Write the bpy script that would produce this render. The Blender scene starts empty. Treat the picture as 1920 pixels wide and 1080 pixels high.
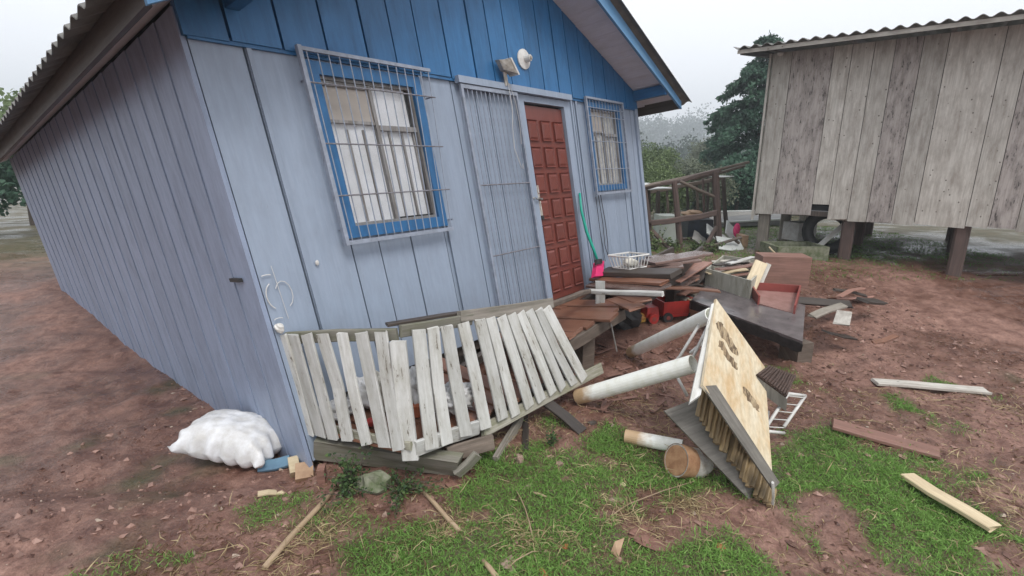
import bpy, math, random
import numpy as np
from mathutils import Vector, Matrix
R = math.radians
random.seed(7); rng = np.random.default_rng(7)
scene = bpy.context.scene
COL = scene.collection

# ------------------------------------------------------------------ camera
FPX, HORY, EYE = 950.0, 300.0, 2.1            # focal length in px of a 1920 px wide frame, horizon row, eye height
PITCH = math.atan((540 - HORY) / FPX)
cam = bpy.data.cameras.new('camera'); camo = bpy.data.objects.new('camera', cam); COL.objects.link(camo)
cam.sensor_width = 36; cam.lens = 36 * FPX / 1920; cam.clip_end = 3000; cam.clip_start = 0.05
camo.location = (0, 0, EYE); camo.rotation_euler = (math.pi / 2 - PITCH, 0, 0)
scene.camera = camo

# ------------------------------------------------------------------ overcast sky
SUN_EL, SUN_AZ = R(58), R(155)
world = bpy.data.worlds.new('World'); scene.world = world; world.use_nodes = True
nt = world.node_tree; nt.nodes.clear()
wo = nt.nodes.new('ShaderNodeOutputWorld'); bg = nt.nodes.new('ShaderNodeBackground')
sky = nt.nodes.new('ShaderNodeTexSky'); sky.sky_type = 'NISHITA'; sky.sun_disc = False
sky.sun_elevation = SUN_EL; sky.sun_rotation = SUN_AZ; sky.air_density = 1; sky.dust_density = 4
sc = nt.nodes.new('ShaderNodeMixRGB'); sc.blend_type = 'MULTIPLY'; sc.inputs[0].default_value = 1
sc.inputs[2].default_value = (0.1, 0.1, 0.1, 1)
nt.links.new(sky.outputs[0], sc.inputs[1])
tc = nt.nodes.new('ShaderNodeTexCoord'); nz = nt.nodes.new('ShaderNodeTexNoise')
nz.inputs['Scale'].default_value = 1.6; nz.inputs['Detail'].default_value = 4
nt.links.new(tc.outputs['Generated'], nz.inputs['Vector'])
cr = nt.nodes.new('ShaderNodeValToRGB')
cr.color_ramp.elements[0].position = 0.3; cr.color_ramp.elements[0].color = (0.97, 0.985, 1.03, 1)
cr.color_ramp.elements[1].position = 0.7; cr.color_ramp.elements[1].color = (1.0, 1.015, 1.06, 1)
nt.links.new(nz.outputs['Fac'], cr.inputs[0])
mx = nt.nodes.new('ShaderNodeMixRGB'); mx.inputs[0].default_value = 0.9
nt.links.new(sc.outputs[0], mx.inputs[1]); nt.links.new(cr.outputs[0], mx.inputs[2])
nt.links.new(mx.outputs[0], bg.inputs[0]); bg.inputs[1].default_value = 0.92
nt.links.new(bg.outputs[0], wo.inputs[0])

sun = bpy.data.lights.new('sun', 'SUN'); suno = bpy.data.objects.new('sun', sun); COL.objects.link(suno)
sun.energy = 1.5; sun.angle = R(22); sun.color = (1, 0.97, 0.93)
suno.rotation_euler = (math.pi / 2 - SUN_EL, 0, math.pi - SUN_AZ)   # from behind the viewer

scene.view_settings.view_transform = 'Standard'; scene.view_settings.look = 'None'
scene.view_settings.exposure = 0.6; scene.view_settings.gamma = 1

# ------------------------------------------------------------------ geometry of the place (metres; x right, y ahead, z up)
V = lambda *a: np.array(a, float)
CAM = V(0, 0, EYE)
def ray(u, v):
    a = (u - 960) / FPX; b = (540 - v) / FPX
    return V(a, math.cos(PITCH) + b * math.sin(PITCH), -math.sin(PITCH) + b * math.cos(PITCH))
def hit(u, v, P, N):
    r = ray(u, v); return CAM + r * (np.dot(P - CAM, N) / np.dot(r, N))
def Pz(u, v, z): return hit(u, v, V(0, 0, z), V(0, 0, 1))
def Py(u, v, y): return hit(u, v, V(0, y, 0), V(0, 1, 0))
def norm(a): return a / np.linalg.norm(a)
def smooth(e0, e1, x):
    t = np.clip((x - e0) / (e1 - e0), 0, 1); return t * t * (3 - 2 * t)
def terrain(x, y):
    x = np.asarray(x, float); y = np.asarray(y, float)
    z = 0.40 * smooth(4.9, 9.0, y)
    z = z - 0.13 * smooth(-1.25, -1.6, x) * smooth(2.75, 3.15, y)
    z = z - 0.045 * np.clip(y - 12.5, 0, 50) - 0.02 * np.clip(y - 62, 0, 400) * 0
    return z
def G(u, v, dz=0.0):
    z = 0.0
    for _ in range(30):
        p = Pz(u, v, z + dz); z = 0.5 * z + 0.5 * float(terrain(p[0], p[1]))
    return Pz(u, v, z + dz)

# the blue house leans: its wall runs along HD, its uprights lean along HU, its floor runs out along HN
HD = ray(1765, 300); HD[2] = 0; HD = norm(HD)
HU = ray(1580, 4200); HU = HU / HU[2]
W0 = Pz(585, 865, 0)
HN = norm(np.cross(HD, HU)); HN = -HN if HN[1] > 0 else HN
def H(a, b, c=0.0): return W0 + a * HD + b * HU + c * HN
HM = np.array([HD, HU, HN]).T
def hfloor(u, v, b):                           # point of the house's tilted floor plane at height b -> (a, c)
    fn = np.cross(HD, HN); p = hit(u, v, H(0, b), fn); s = np.linalg.solve(HM, p - W0); return s[0], s[2]

# ------------------------------------------------------------------ value noise
_T = rng.random((64, 64))
def vnoise(x, y):
    xi = np.floor(x).astype(int); yi = np.floor(y).astype(int); fx = x - xi; fy = y - yi
    fx = fx * fx * (3 - 2 * fx); fy = fy * fy * (3 - 2 * fy)
    a = _T[xi % 64, yi % 64]; b = _T[(xi + 1) % 64, yi % 64]; c = _T[xi % 64, (yi + 1) % 64]; d = _T[(xi + 1) % 64, (yi + 1) % 64]
    return (a * (1 - fx) + b * fx) * (1 - fy) + (c * (1 - fx) + d * fx) * fy
def fbm(x, y, o=4):
    s = 0; a = 0.5
    for i in range(o): s = s + a * vnoise(x * 2 ** i + 17 * i, y * 2 ** i + 5 * i); a *= 0.5
    return s / (1 - 0.5 ** o)

# ------------------------------------------------------------------ materials
MATS = {}
def node(m, t, **k):
    n = m.node_tree.nodes.new(t)
    for a, b in k.items():
        if a in n.inputs: n.inputs[a].default_value = b
        else: setattr(n, a, b)
    return n
def base_mat(name):
    m = bpy.data.materials.new(name); m.use_nodes = True; MATS[name] = m
    return m, m.node_tree.nodes['Principled BSDF'], m.node_tree.links
def c4(c): return (c[0], c[1], c[2], 1)
def ramp(m, p0, c0, p1, c1):
    r = node(m, 'ShaderNodeValToRGB'); e = r.color_ramp.elements
    e[0].position = p0; e[0].color = c4(c0); e[1].position = p1; e[1].color = c4(c1); return r
def mixc(m, L, fac, a, b, blend='MIX'):
    x = node(m, 'ShaderNodeMixRGB', blend_type=blend)
    for i, s in ((0, fac), (1, a), (2, b)):
        if isinstance(s, (int, float)): x.inputs[i].default_value = s
        elif isinstance(s, tuple): x.inputs[i].default_value = c4(s)
        else: L.new(s, x.inputs[i])
    return x.outputs[0]
def wood(name, ca, cb, rough=0.6, stain=None, stain_amt=0.5, flake=None, flake_lo=0.62, bump=0.25, vary=0.25, spots=None):
    """boards: grain along U (metres), optional stain clouds, flaked paint and dark spots"""
    m, B, L = base_mat(name)
    uv = node(m, 'ShaderNodeUVMap'); mp = node(m, 'ShaderNodeMapping'); mp.inputs['Scale'].default_value = (1.6, 38, 1)
    L.new(uv.outputs[0], mp.inputs[0])
    n1 = node(m, 'ShaderNodeTexNoise', Scale=1.0, Detail=6.0, Roughness=0.65, Distortion=0.6); L.new(mp.outputs[0], n1.inputs['Vector'])
    r1 = ramp(m, 0.3, ca, 0.72, cb); L.new(n1.outputs['Fac'], r1.inputs[0]); col = r1.outputs[0]
    mp2 = node(m, 'ShaderNodeMapping'); mp2.inputs['Scale'].default_value = (2.2, 7, 1); L.new(uv.outputs[0], mp2.inputs[0])
    n2 = node(m, 'ShaderNodeTexNoise', Scale=1.3, Detail=5.0, Roughness=0.7); L.new(mp2.outputs[0], n2.inputs['Vector'])
    if stain:
        r2 = ramp(m, 0.42, (0, 0, 0), 0.7, (stain_amt,) * 3); L.new(n2.outputs['Fac'], r2.inputs[0])
        col = mixc(m, L, r2.outputs[0], col, stain)
    if flake:
        mp3 = node(m, 'ShaderNodeMapping'); mp3.inputs['Scale'].default_value = (7, 34, 1); L.new(uv.outputs[0], mp3.inputs[0])
        n3 = node(m, 'ShaderNodeTexNoise', Scale=1.0, Detail=8.0, Roughness=0.75); L.new(mp3.outputs[0], n3.inputs['Vector'])
        ad = node(m, 'ShaderNodeMath', operation='MULTIPLY_ADD'); L.new(n2.outputs['Fac'], ad.inputs[0]); ad.inputs[1].default_value = 0.45
        L.new(n3.outputs['Fac'], ad.inputs[2])
        r3 = ramp(m, flake_lo + 0.2, (0, 0, 0), flake_lo + 0.25, (1, 1, 1)); L.new(ad.outputs[0], r3.inputs[0])
        col = mixc(m, L, r3.outputs[0], col, flake)
    if spots:
        vo = node(m, 'ShaderNodeTexVoronoi', Scale=9.0); mp4 = node(m, 'ShaderNodeMapping'); mp4.inputs['Scale'].default_value = (0.8, 1, 1)
        L.new(uv.outputs[0], mp4.inputs[0]); L.new(mp4.outputs[0], vo.inputs['Vector'])
        r4 = ramp(m, 0.05, (1, 1, 1), 0.12, (0, 0, 0)); L.new(vo.outputs['Distance'], r4.inputs[0]); col = mixc(m, L, r4.outputs[0], col, spots)
    oi = node(m, 'ShaderNodeObjectInfo')
    hs = node(m, 'ShaderNodeHueSaturation'); mr = node(m, 'ShaderNodeMapRange')
    mr.inputs['To Min'].default_value = 1 - vary; mr.inputs['To Max'].default_value = 1 + vary
    L.new(oi.outputs['Random'], mr.inputs['Value']); L.new(mr.outputs[0], hs.inputs['Value']); L.new(col, hs.inputs['Color'])
    L.new(hs.outputs[0], B.inputs['Base Color'])
    rr = node(m, 'ShaderNodeMapRange'); rr.inputs['To Min'].default_value = max(0.05, rough - 0.15); rr.inputs['To Max'].default_value = rough + 0.15
    L.new(n2.outputs['Fac'], rr.inputs['Value']); L.new(rr.outputs[0], B.inputs['Roughness'])
    bp = node(m, 'ShaderNodeBump', Strength=bump, Distance=0.004); L.new(n1.outputs['Fac'], bp.inputs['Height']); L.new(bp.outputs[0], B.inputs['Normal'])
    return m
def plain(name, ca, cb=None, rough=0.5, scale=6.0, metal=0.0, bump=0.15, lo=0.35, hi=0.65, spec=None):
    m, B, L = base_mat(name)
    tcn = node(m, 'ShaderNodeTexCoord'); n1 = node(m, 'ShaderNodeTexNoise', Scale=scale, Detail=7.0, Roughness=0.65)
    L.new(tcn.outputs['Object'], n1.inputs['Vector'])
    r1 = ramp(m, lo, ca, hi, cb or tuple(x * 0.8 for x in ca)); L.new(n1.outputs['Fac'], r1.inputs[0])
    L.new(r1.outputs[0], B.inputs['Base Color']); B.inputs['Roughness'].default_value = rough; B.inputs['Metallic'].default_value = metal
    if spec is not None: B.inputs['Specular IOR Level'].default_value = spec
    bp = node(m, 'ShaderNodeBump', Strength=bump, Distance=0.01); L.new(n1.outputs['Fac'], bp.inputs['Height']); L.new(bp.outputs[0], B.inputs['Normal'])
    return m
def leafmat(name, ca, cb, trans=0.25, rough=0.6):
    m, B, L = base_mat(name)
    at = node(m, 'ShaderNodeAttribute', attribute_name='tint')
    r1 = ramp(m, 0.0, ca, 1.0, cb); L.new(at.outputs['Fac'], r1.inputs[0]); L.new(r1.outputs[0], B.inputs['Base Color'])
    B.inputs['Roughness'].default_value = rough; B.inputs['Specular IOR Level'].default_value = 0.25
    tr = node(m, 'ShaderNodeBsdfTranslucent'); L.new(r1.outputs[0], tr.inputs[0])
    ms = node(m, 'ShaderNodeMixShader'); ms.inputs[0].default_value = trans
    out = m.node_tree.nodes['Material Output']; L.new(B.outputs[0], ms.inputs[1]); L.new(tr.outputs[0], ms.inputs[2]); L.new(ms.outputs[0], out.inputs[0])
    return m

wood('grey_paint', (0.25, 0.305, 0.39), (0.29, 0.345, 0.435), 0.5, stain=(0.21, 0.25, 0.31), stain_amt=0.55, flake=(0.16, 0.16, 0.17), flake_lo=0.715, bump=0.2, vary=0.06)
wood('grey_paint_shaded', (0.24, 0.29, 0.40), (0.28, 0.335, 0.45), 0.5, stain=(0.17, 0.20, 0.26), stain_amt=0.6, flake=(0.14, 0.14, 0.15), flake_lo=0.71, bump=0.2, vary=0.07)  # same grey paint, the left side wall's shade put into its colour
wood('blue_paint', (0.020, 0.120, 0.285), (0.028, 0.148, 0.335), 0.45, stain=(0.018, 0.08, 0.18), stain_amt=0.7, bump=0.2, vary=0.10)
wood('fascia_blue', (0.08, 0.22, 0.40), (0.11, 0.26, 0.45), 0.45, stain=(0.2, 0.32, 0.45), stain_amt=0.4, bump=0.12, vary=0.06)
wood('soffit_paint', (0.60, 0.59, 0.65), (0.68, 0.67, 0.72), 0.6, stain=(0.48, 0.45, 0.46), stain_amt=0.5, bump=0.1, vary=0.05)
wood('white_picket', (0.44, 0.44, 0.42), (0.58, 0.58, 0.56), 0.65, stain=(0.30, 0.285, 0.24), stain_amt=0.8, flake=(0.14, 0.12, 0.095), flake_lo=0.625, bump=0.4, vary=0.16)
wood('grey_wood', (0.15, 0.13, 0.11), (0.32, 0.29, 0.25), 0.7, stain=(0.10, 0.10, 0.07), stain_amt=0.7, bump=0.6, vary=0.2)
wood('mossy_wood', (0.17, 0.155, 0.12), (0.40, 0.385, 0.33), 0.7, stain=(0.15, 0.155, 0.075), stain_amt=0.9, bump=0.6, vary=0.15)
wood('old_beam', (0.13, 0.12, 0.10), (0.26, 0.245, 0.21), 0.7, stain=(0.11, 0.12, 0.06), stain_amt=0.8, bump=0.6, vary=0.1)
wood('dark_rim', (0.085, 0.065, 0.05), (0.19, 0.15, 0.12), 0.65, stain=(0.06, 0.045, 0.035), stain_amt=0.8, bump=0.6, vary=0.15)
wood('brown_deck', (0.135, 0.060, 0.036), (0.23, 0.11, 0.07), 0.33, stain=(0.30, 0.16, 0.11), stain_amt=0.6, bump=0.35, vary=0.18)
wood('wet_deck', (0.09, 0.055, 0.045), (0.18, 0.115, 0.095), 0.12, stain=(0.26, 0.22, 0.21), stain_amt=0.6, bump=0.12, vary=0.2)
wood('dark_wood', (0.03, 0.024, 0.02), (0.08, 0.062, 0.052), 0.5, stain=(0.05, 0.04, 0.03), stain_amt=0.5, bump=0.5, vary=0.3)
wood('reddish_wood', (0.20, 0.10, 0.075), (0.34, 0.19, 0.15), 0.5, stain=(0.14, 0.08, 0.06), stain_amt=0.6, bump=0.4, vary=0.25)
wood('fresh_wood', (0.46, 0.37, 0.23), (0.64, 0.54, 0.37), 0.55, stain=(0.34, 0.26, 0.16), stain_amt=0.6, bump=0.3, vary=0.12)
wood('plank_weathered', (0.36, 0.34, 0.30), (0.57, 0.545, 0.495), 0.75, stain=(0.24, 0.21, 0.18), stain_amt=0.8, spots=(0.1, 0.085, 0.07), bump=0.5, vary=0.16)
wood('plank_mouldy', (0.31, 0.275, 0.25), (0.47, 0.43, 0.40), 0.8, stain=(0.15, 0.13, 0.12), stain_amt=0.8, flake=(0.07, 0.06, 0.055), flake_lo=0.6, bump=0.5, vary=0.1)
wood('door_paint', (0.145, 0.040, 0.030), (0.20, 0.056, 0.042), 0.32, stain=(0.12, 0.04, 0.035), stain_amt=0.5, flake=(0.36, 0.24, 0.2), flake_lo=0.70, bump=0.15, vary=0.05)
wood('batten_wood', (0.13, 0.085, 0.04), (0.34, 0.25, 0.13), 0.6, stain=(0.07, 0.05, 0.03), stain_amt=0.8, bump=0.6, vary=0.4)
wood('sheet_dark', (0.11, 0.10, 0.085), (0.21, 0.195, 0.17), 0.65, stain=(0.07, 0.065, 0.055), stain_amt=0.8, bump=0.5, vary=0.1)
wood('box_grey', (0.38, 0.375, 0.32), (0.52, 0.51, 0.45), 0.55, stain=(0.20, 0.19, 0.13), stain_amt=0.7, flake=(0.12, 0.10, 0.08), flake_lo=0.66, bump=0.3, vary=0.06)
wood('sash_grey', (0.17, 0.165, 0.16), (0.33, 0.32, 0.315), 0.5, stain=(0.10, 0.08, 0.06), stain_amt=0.7, bump=0.2, vary=0.12)
wood('pole_wood', (0.27, 0.19, 0.115), (0.43, 0.32, 0.21), 0.6, stain=(0.17, 0.12, 0.08), stain_amt=0.6, bump=0.3, vary=0.12)
wood('post_red', (0.06, 0.042, 0.036), (0.14, 0.09, 0.075), 0.7, stain=(0.06, 0.045, 0.04), stain_amt=0.7, bump=0.5, vary=0.2)
plain('grille_metal', (0.30, 0.34, 0.42), (0.21, 0.235, 0.28), 0.45, 14)
plain('grille_rust', (0.13, 0.115, 0.115), (0.23, 0.24, 0.28), 0.55, 30)
plain('gap_shade', (0.012, 0.012, 0.014), (0.02, 0.02, 0.02), 0.9)  # near-black colour standing in for shade inside gaps
plain('curtain', (0.80, 0.80, 0.82), (0.66, 0.66, 0.66), 0.9, 4)
plain('curtain_dirty', (0.58, 0.565, 0.53), (0.36, 0.345, 0.315), 0.9, 9)
plain('curtain_beige', (0.40, 0.365, 0.33), (0.33, 0.30, 0.27), 0.8, 3)
plain('white_plastic', (0.66, 0.66, 0.64), (0.5, 0.48, 0.45), 0.4, 9)
plain('dirty_white', (0.52, 0.50, 0.46), (0.27, 0.24, 0.20), 0.5, 16)
plain('cable_white', (0.5, 0.5, 0.5), (0.4, 0.4, 0.4), 0.5)
plain('steel', (0.38, 0.38, 0.37), (0.24, 0.23, 0.21), 0.4, 20, 0.6)
plain('roof_sheet', (0.17, 0.165, 0.155), (0.09, 0.088, 0.08), 0.7, 5)
plain('green_plastic', (0.01, 0.36, 0.26), (0.01, 0.30, 0.22), 0.4)
plain('pink_plastic', (0.72, 0.03, 0.17), (0.6, 0.03, 0.14), 0.4)
plain('red_plastic', (0.42, 0.035, 0.03), (0.30, 0.03, 0.025), 0.35, 8)
plain('red_board', (0.27, 0.06, 0.05), (0.19, 0.05, 0.042), 0.4, 5)
plain('tray_floor', (0.34, 0.20, 0.18), (0.22, 0.12, 0.10), 0.3, 7)
plain('yellow_plastic', (0.55, 0.36, 0.06), (0.35, 0.13, 0.05), 0.5, 14)
plain('black_rubber', (0.02, 0.02, 0.022), (0.035, 0.034, 0.033), 0.6, 20)
plain('slate_slab', (0.085, 0.072, 0.075), (0.16, 0.14, 0.14), 0.15, 4, bump=0.3)
plain('charred', (0.012, 0.011, 0.011), (0.03, 0.026, 0.025), 0.6, 20, bump=0.8)
plain('woven', (0.035, 0.022, 0.018), (0.10, 0.06, 0.045), 0.7, 40, bump=0.6)
plain('sackcloth', (0.70, 0.71, 0.73), (0.50, 0.49, 0.47), 0.4, 9)
plain('sack_cream', (0.62, 0.60, 0.52), (0.5, 0.48, 0.42), 0.6, 7)
plain('rust', (0.40, 0.24, 0.13), (0.24, 0.12, 0.06), 0.75, 15, bump=0.3)
plain('concrete', (0.26, 0.25, 0.235), (0.17, 0.165, 0.15), 0.8, 9, bump=0.4)
plain('mossy_stone', (0.22, 0.22, 0.165), (0.075, 0.10, 0.04), 0.85, 12, bump=0.6)
plain('clay', (0.22, 0.115, 0.085), (0.15, 0.075, 0.055), 0.6, 12, bump=0.4)
plain('pale_stone', (0.33, 0.24, 0.19), (0.19, 0.12, 0.09), 0.7, 20, bump=0.4)
plain('brick_orange', (0.44, 0.13, 0.06), (0.34, 0.10, 0.05), 0.7, 20)
plain('cardboard', (0.40, 0.27, 0.17), (0.29, 0.18, 0.11), 0.7, 12)
plain('blue_pale', (0.13, 0.24, 0.33), (0.09, 0.17, 0.25), 0.5, 7)
plain('tarp_dark', (0.03, 0.04, 0.06), (0.015, 0.018, 0.022), 0.4, 4)
plain('white_sheet', (0.55, 0.57, 0.56), (0.42, 0.44, 0.41), 0.45, 5)
plain('fridge_white', (0.50, 0.55, 0.50), (0.42, 0.45, 0.40), 0.4, 4)
plain('grey_sheet', (0.22, 0.22, 0.22), (0.15, 0.15, 0.15), 0.5, 3)
plain('bark', (0.09, 0.07, 0.055), (0.05, 0.04, 0.03), 0.9, 12, bump=0.6)
plain('hill_soil', (0.04, 0.06, 0.03), (0.03, 0.045, 0.025), 0.9, 0.1)
leafmat('grass_leaf', (0.09, 0.175, 0.035), (0.24, 0.42, 0.105), 0.35)
leafmat('straw', (0.22, 0.16, 0.08), (0.50, 0.41, 0.24), 0.2, 0.8)
leafmat('litter', (0.07, 0.04, 0.025), (0.22, 0.14, 0.08), 0.1, 0.9)
leafmat('plant_leaf', (0.025, 0.06, 0.025), (0.10, 0.15, 0.05), 0.2)
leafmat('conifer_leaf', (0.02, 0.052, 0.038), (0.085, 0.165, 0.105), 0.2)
leafmat('bush_leaf', (0.05, 0.085, 0.035), (0.19, 0.25, 0.11), 0.25)
leafmat('grey_leaf', (0.07, 0.085, 0.06), (0.19, 0.215, 0.145), 0.2)
leafmat('far_leaf', (0.03, 0.055, 0.035), (0.055, 0.085, 0.05), 0.15)

def glass_mat():
    m, B, L = base_mat('glass')
    B.inputs['Base Color'].default_value = (0.8, 0.82, 0.84, 1); B.inputs['Roughness'].default_value = 0.06
    tr = node(m, 'ShaderNodeBsdfTransparent'); tr.inputs[0].default_value = (0.95, 0.955, 0.96, 1)
    gl = node(m, 'ShaderNodeBsdfGlossy'); gl.inputs['Roughness'].default_value = 0.06
    fr = node(m, 'ShaderNodeFresnel', IOR=1.5); ms = node(m, 'ShaderNodeMixShader')
    gm = node(m, 'ShaderNodeNewGeometry'); iv = node(m, 'ShaderNodeMath', operation='SUBTRACT'); iv.inputs[0].default_value = 1.0; L.new(gm.outputs['Backfacing'], iv.inputs[1])
    mu = node(m, 'ShaderNodeMath', operation='MULTIPLY'); L.new(fr.outputs[0], mu.inputs[0]); L.new(iv.outputs[0], mu.inputs[1]); L.new(mu.outputs[0], ms.inputs[0]); L.new(tr.outputs[0], ms.inputs[1]); L.new(gl.outputs[0], ms.inputs[2])
    L.new(ms.outputs[0], m.node_tree.nodes['Material Output'].inputs[0]); return m
glass_mat()
def pvc_mat():                                  # white pipe, brown dirt towards its muddy end (U = metres from that end)
    m, B, L = base_mat('pvc')
    uv = node(m, 'ShaderNodeUVMap'); sx = node(m, 'ShaderNodeSeparateXYZ'); L.new(uv.outputs[0], sx.inputs[0])
    tcn = node(m, 'ShaderNodeTexCoord'); n1 = node(m, 'ShaderNodeTexNoise', Scale=14.0, Detail=6.0); L.new(tcn.outputs['Object'], n1.inputs['Vector'])
    ad = node(m, 'ShaderNodeMath', operation='MULTIPLY_ADD'); L.new(n1.outputs['Fac'], ad.inputs[0]); ad.inputs[1].default_value = -0.20; L.new(sx.outputs[0], ad.inputs[2])
    r1 = ramp(m, 0.0, (0.46, 0.32, 0.19), 0.12, (0.86, 0.87, 0.82)); L.new(ad.outputs[0], r1.inputs[0])
    r2 = ramp(m, 0.45, (1, 1, 1), 0.8, (0.84, 0.83, 0.77)); L.new(n1.outputs['Fac'], r2.inputs[0])
    L.new(mixc(m, L, 1.0, r1.outputs[0], r2.outputs[0], 'MULTIPLY'), B.inputs['Base Color']); B.inputs['Roughness'].default_value = 0.45; return m
pvc_mat()
def panel_mat():                                # cream sheet with brown water stains and bare dark patches
    m, B, L = base_mat('cream_panel')
    uv = node(m, 'ShaderNodeUVMap'); mp = node(m, 'ShaderNodeMapping'); mp.inputs['Scale'].default_value = (1.2, 3.0, 1); L.new(uv.outputs[0], mp.inputs[0])
    n1 = node(m, 'ShaderNodeTexNoise', Scale=2.4, Detail=8.0, Roughness=0.65, Distortion=0.5); L.new(mp.outputs[0], n1.inputs['Vector'])
    r1 = ramp(m, 0.50, (0.62, 0.52, 0.36), 0.72, (0.52, 0.34, 0.16)); e = r1.color_ramp.elements.new(0.36); e.color = (0.68, 0.61, 0.47, 1); L.new(n1.outputs['Fac'], r1.inputs[0])
    n2 = node(m, 'ShaderNodeTexNoise', Scale=12.0, Detail=6.0); L.new(mp.outputs[0], n2.inputs['Vector'])
    r2 = ramp(m, 0.3, (0.8, 0.78, 0.74), 0.6, (1, 1, 1)); L.new(n2.outputs['Fac'], r2.inputs[0])
    L.new(mixc(m, L, 1.0, r1.outputs[0], r2.outputs[0], 'MULTIPLY'), B.inputs['Base Color']); B.inputs['Roughness'].default_value = 0.55
    bp = node(m, 'ShaderNodeBump', Strength=0.3, Distance=0.004); L.new(n1.outputs['Fac'], bp.inputs['Height']); L.new(bp.outputs[0], B.inputs['Normal'])
panel_mat()
wood('bare_patch', (0.13, 0.085, 0.045), (0.34, 0.25, 0.15), 0.7, stain=(0.58, 0.47, 0.30), stain_amt=1.0, flake=(0.10, 0.065, 0.035), flake_lo=0.5, bump=0.4, vary=0.1)
def ground_mat():
    m, B, L = base_mat('ground_soil')
    g = node(m, 'ShaderNodeNewGeometry')
    n1 = node(m, 'ShaderNodeTexNoise', Scale=0.9, Detail=8.0, Roughness=0.6); n2 = node(m, 'ShaderNodeTexNoise', Scale=9.0, Detail=8.0, Roughness=0.7); n3 = node(m, 'ShaderNodeTexNoise', Scale=55.0, Detail=5.0, Roughness=0.7)
    for n in (n1, n2, n3): L.new(g.outputs['Position'], n.inputs['Vector'])
    at = node(m, 'ShaderNodeAttribute', attribute_name='green')
    r1 = ramp(m, 0.32, (0.125, 0.056, 0.042), 0.66, (0.34, 0.205, 0.165)); L.new(n2.outputs['Fac'], r1.inputs[0])
    r2 = ramp(m, 0.35, (0.65, 0.6, 0.55), 0.65, (1.12, 1.08, 1.05)); L.new(n3.outputs['Fac'], r2.inputs[0])
    soil = mixc(m, L, 1.0, r1.outputs[0], r2.outputs[0], 'MULTIPLY')
    r3 = ramp(m, 0.3, (0.045, 0.055, 0.02), 0.7, (0.13, 0.10, 0.055)); L.new(n2.outputs['Fac'], r3.inputs[0])
    turf = mixc(m, L, 1.0, r3.outputs[0], r2.outputs[0], 'MULTIPLY')
    rw = ramp(m, 0.42, (0.62, 0.58, 0.55), 0.60, (1, 1, 1)); L.new(n1.outputs['Fac'], rw.inputs[0]); soil = mixc(m, L, 1.0, soil, rw.outputs[0], 'MULTIPLY')
    L.new(mixc(m, L, at.outputs['Fac'], soil, turf), B.inputs['Base Color'])
    r4 = ramp(m, 0.40, (0.16,) * 3, 0.60, (0.7,) * 3); L.new(n1.outputs['Fac'], r4.inputs[0]); L.new(r4.outputs[0], B.inputs['Roughness'])
    bp = node(m, 'ShaderNodeBump', Strength=0.9, Distance=0.02); ad = node(m, 'ShaderNodeMath', operation='MULTIPLY_ADD')
    L.new(n3.outputs['Fac'], ad.inputs[0]); ad.inputs[1].default_value = 0.35; L.new(n2.outputs['Fac'], ad.inputs[2]); L.new(ad.outputs[0], bp.inputs['Height']); L.new(bp.outputs[0], B.inputs['Normal'])
ground_mat()

# ------------------------------------------------------------------ objects
WL = {}                                          # world location of each object that parents others
def props(o, label=None, cat=None, group=None, kind=None):
    if label: o['label'] = label
    if cat: o['category'] = cat
    if group: o['group'] = group
    if kind: o['kind'] = kind
    return o
def thing(name, loc, label, cat, group=None):
    o = bpy.data.objects.new(name, None); COL.objects.link(o); o.location = Vector(loc); o.empty_display_size = 0.1
    WL[o] = V(*loc); return props(o, label, cat, group)
def obj(name, verts, faces, mat, parent=None, uvs=None, smoothf=False, loc=None, attr=None):
    verts = np.asarray(verts, float)
    if loc is None: loc = (verts.min(0) + verts.max(0)) / 2
    me = bpy.data.meshes.new(name); me.from_pydata((verts - loc).tolist(), [], faces if isinstance(faces, list) else faces.tolist())
    if uvs is not None:
        lay = me.uv_layers.new(name='UVMap'); lay.data.foreach_set('uv', np.asarray(uvs, np.float32).ravel())
    if attr is not None:
        at = me.attributes.new(attr[0], 'FLOAT', 'POINT'); at.data.foreach_set('value', np.asarray(attr[1], np.float32))
    if smoothf: me.polygons.foreach_set('use_smooth', [True] * len(me.polygons))
    me.materials.append(MATS[mat]); me.update()
    o = bpy.data.objects.new(name, me); COL.objects.link(o)
    WL[o] = V(*loc)
    if parent is not None:
        o.parent = parent; o.location = Vector(loc - WL[parent])
    else: o.location = Vector(loc)
    return o
def piece(name, label, cat, builder, mat, group=None, **k):
    v, f, uv = builder
    return props(obj(name, v, f, mat, None, uv, **k), label, cat, group)
def part(name, builder, mat, parent, **k):
    v, f, uv = builder
    return obj(name, v, f, mat, parent, uv, **k)
def join(*bs):
    vs, fs, us = [], [], []; n = 0
    for v, f, u in bs:
        vs.append(np.asarray(v)); fs += [[i + n for i in q] for q in f]; us.append(np.asarray(u).reshape(-1, 2)); n += len(v)
    return np.vstack(vs), fs, np.vstack(us)

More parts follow.
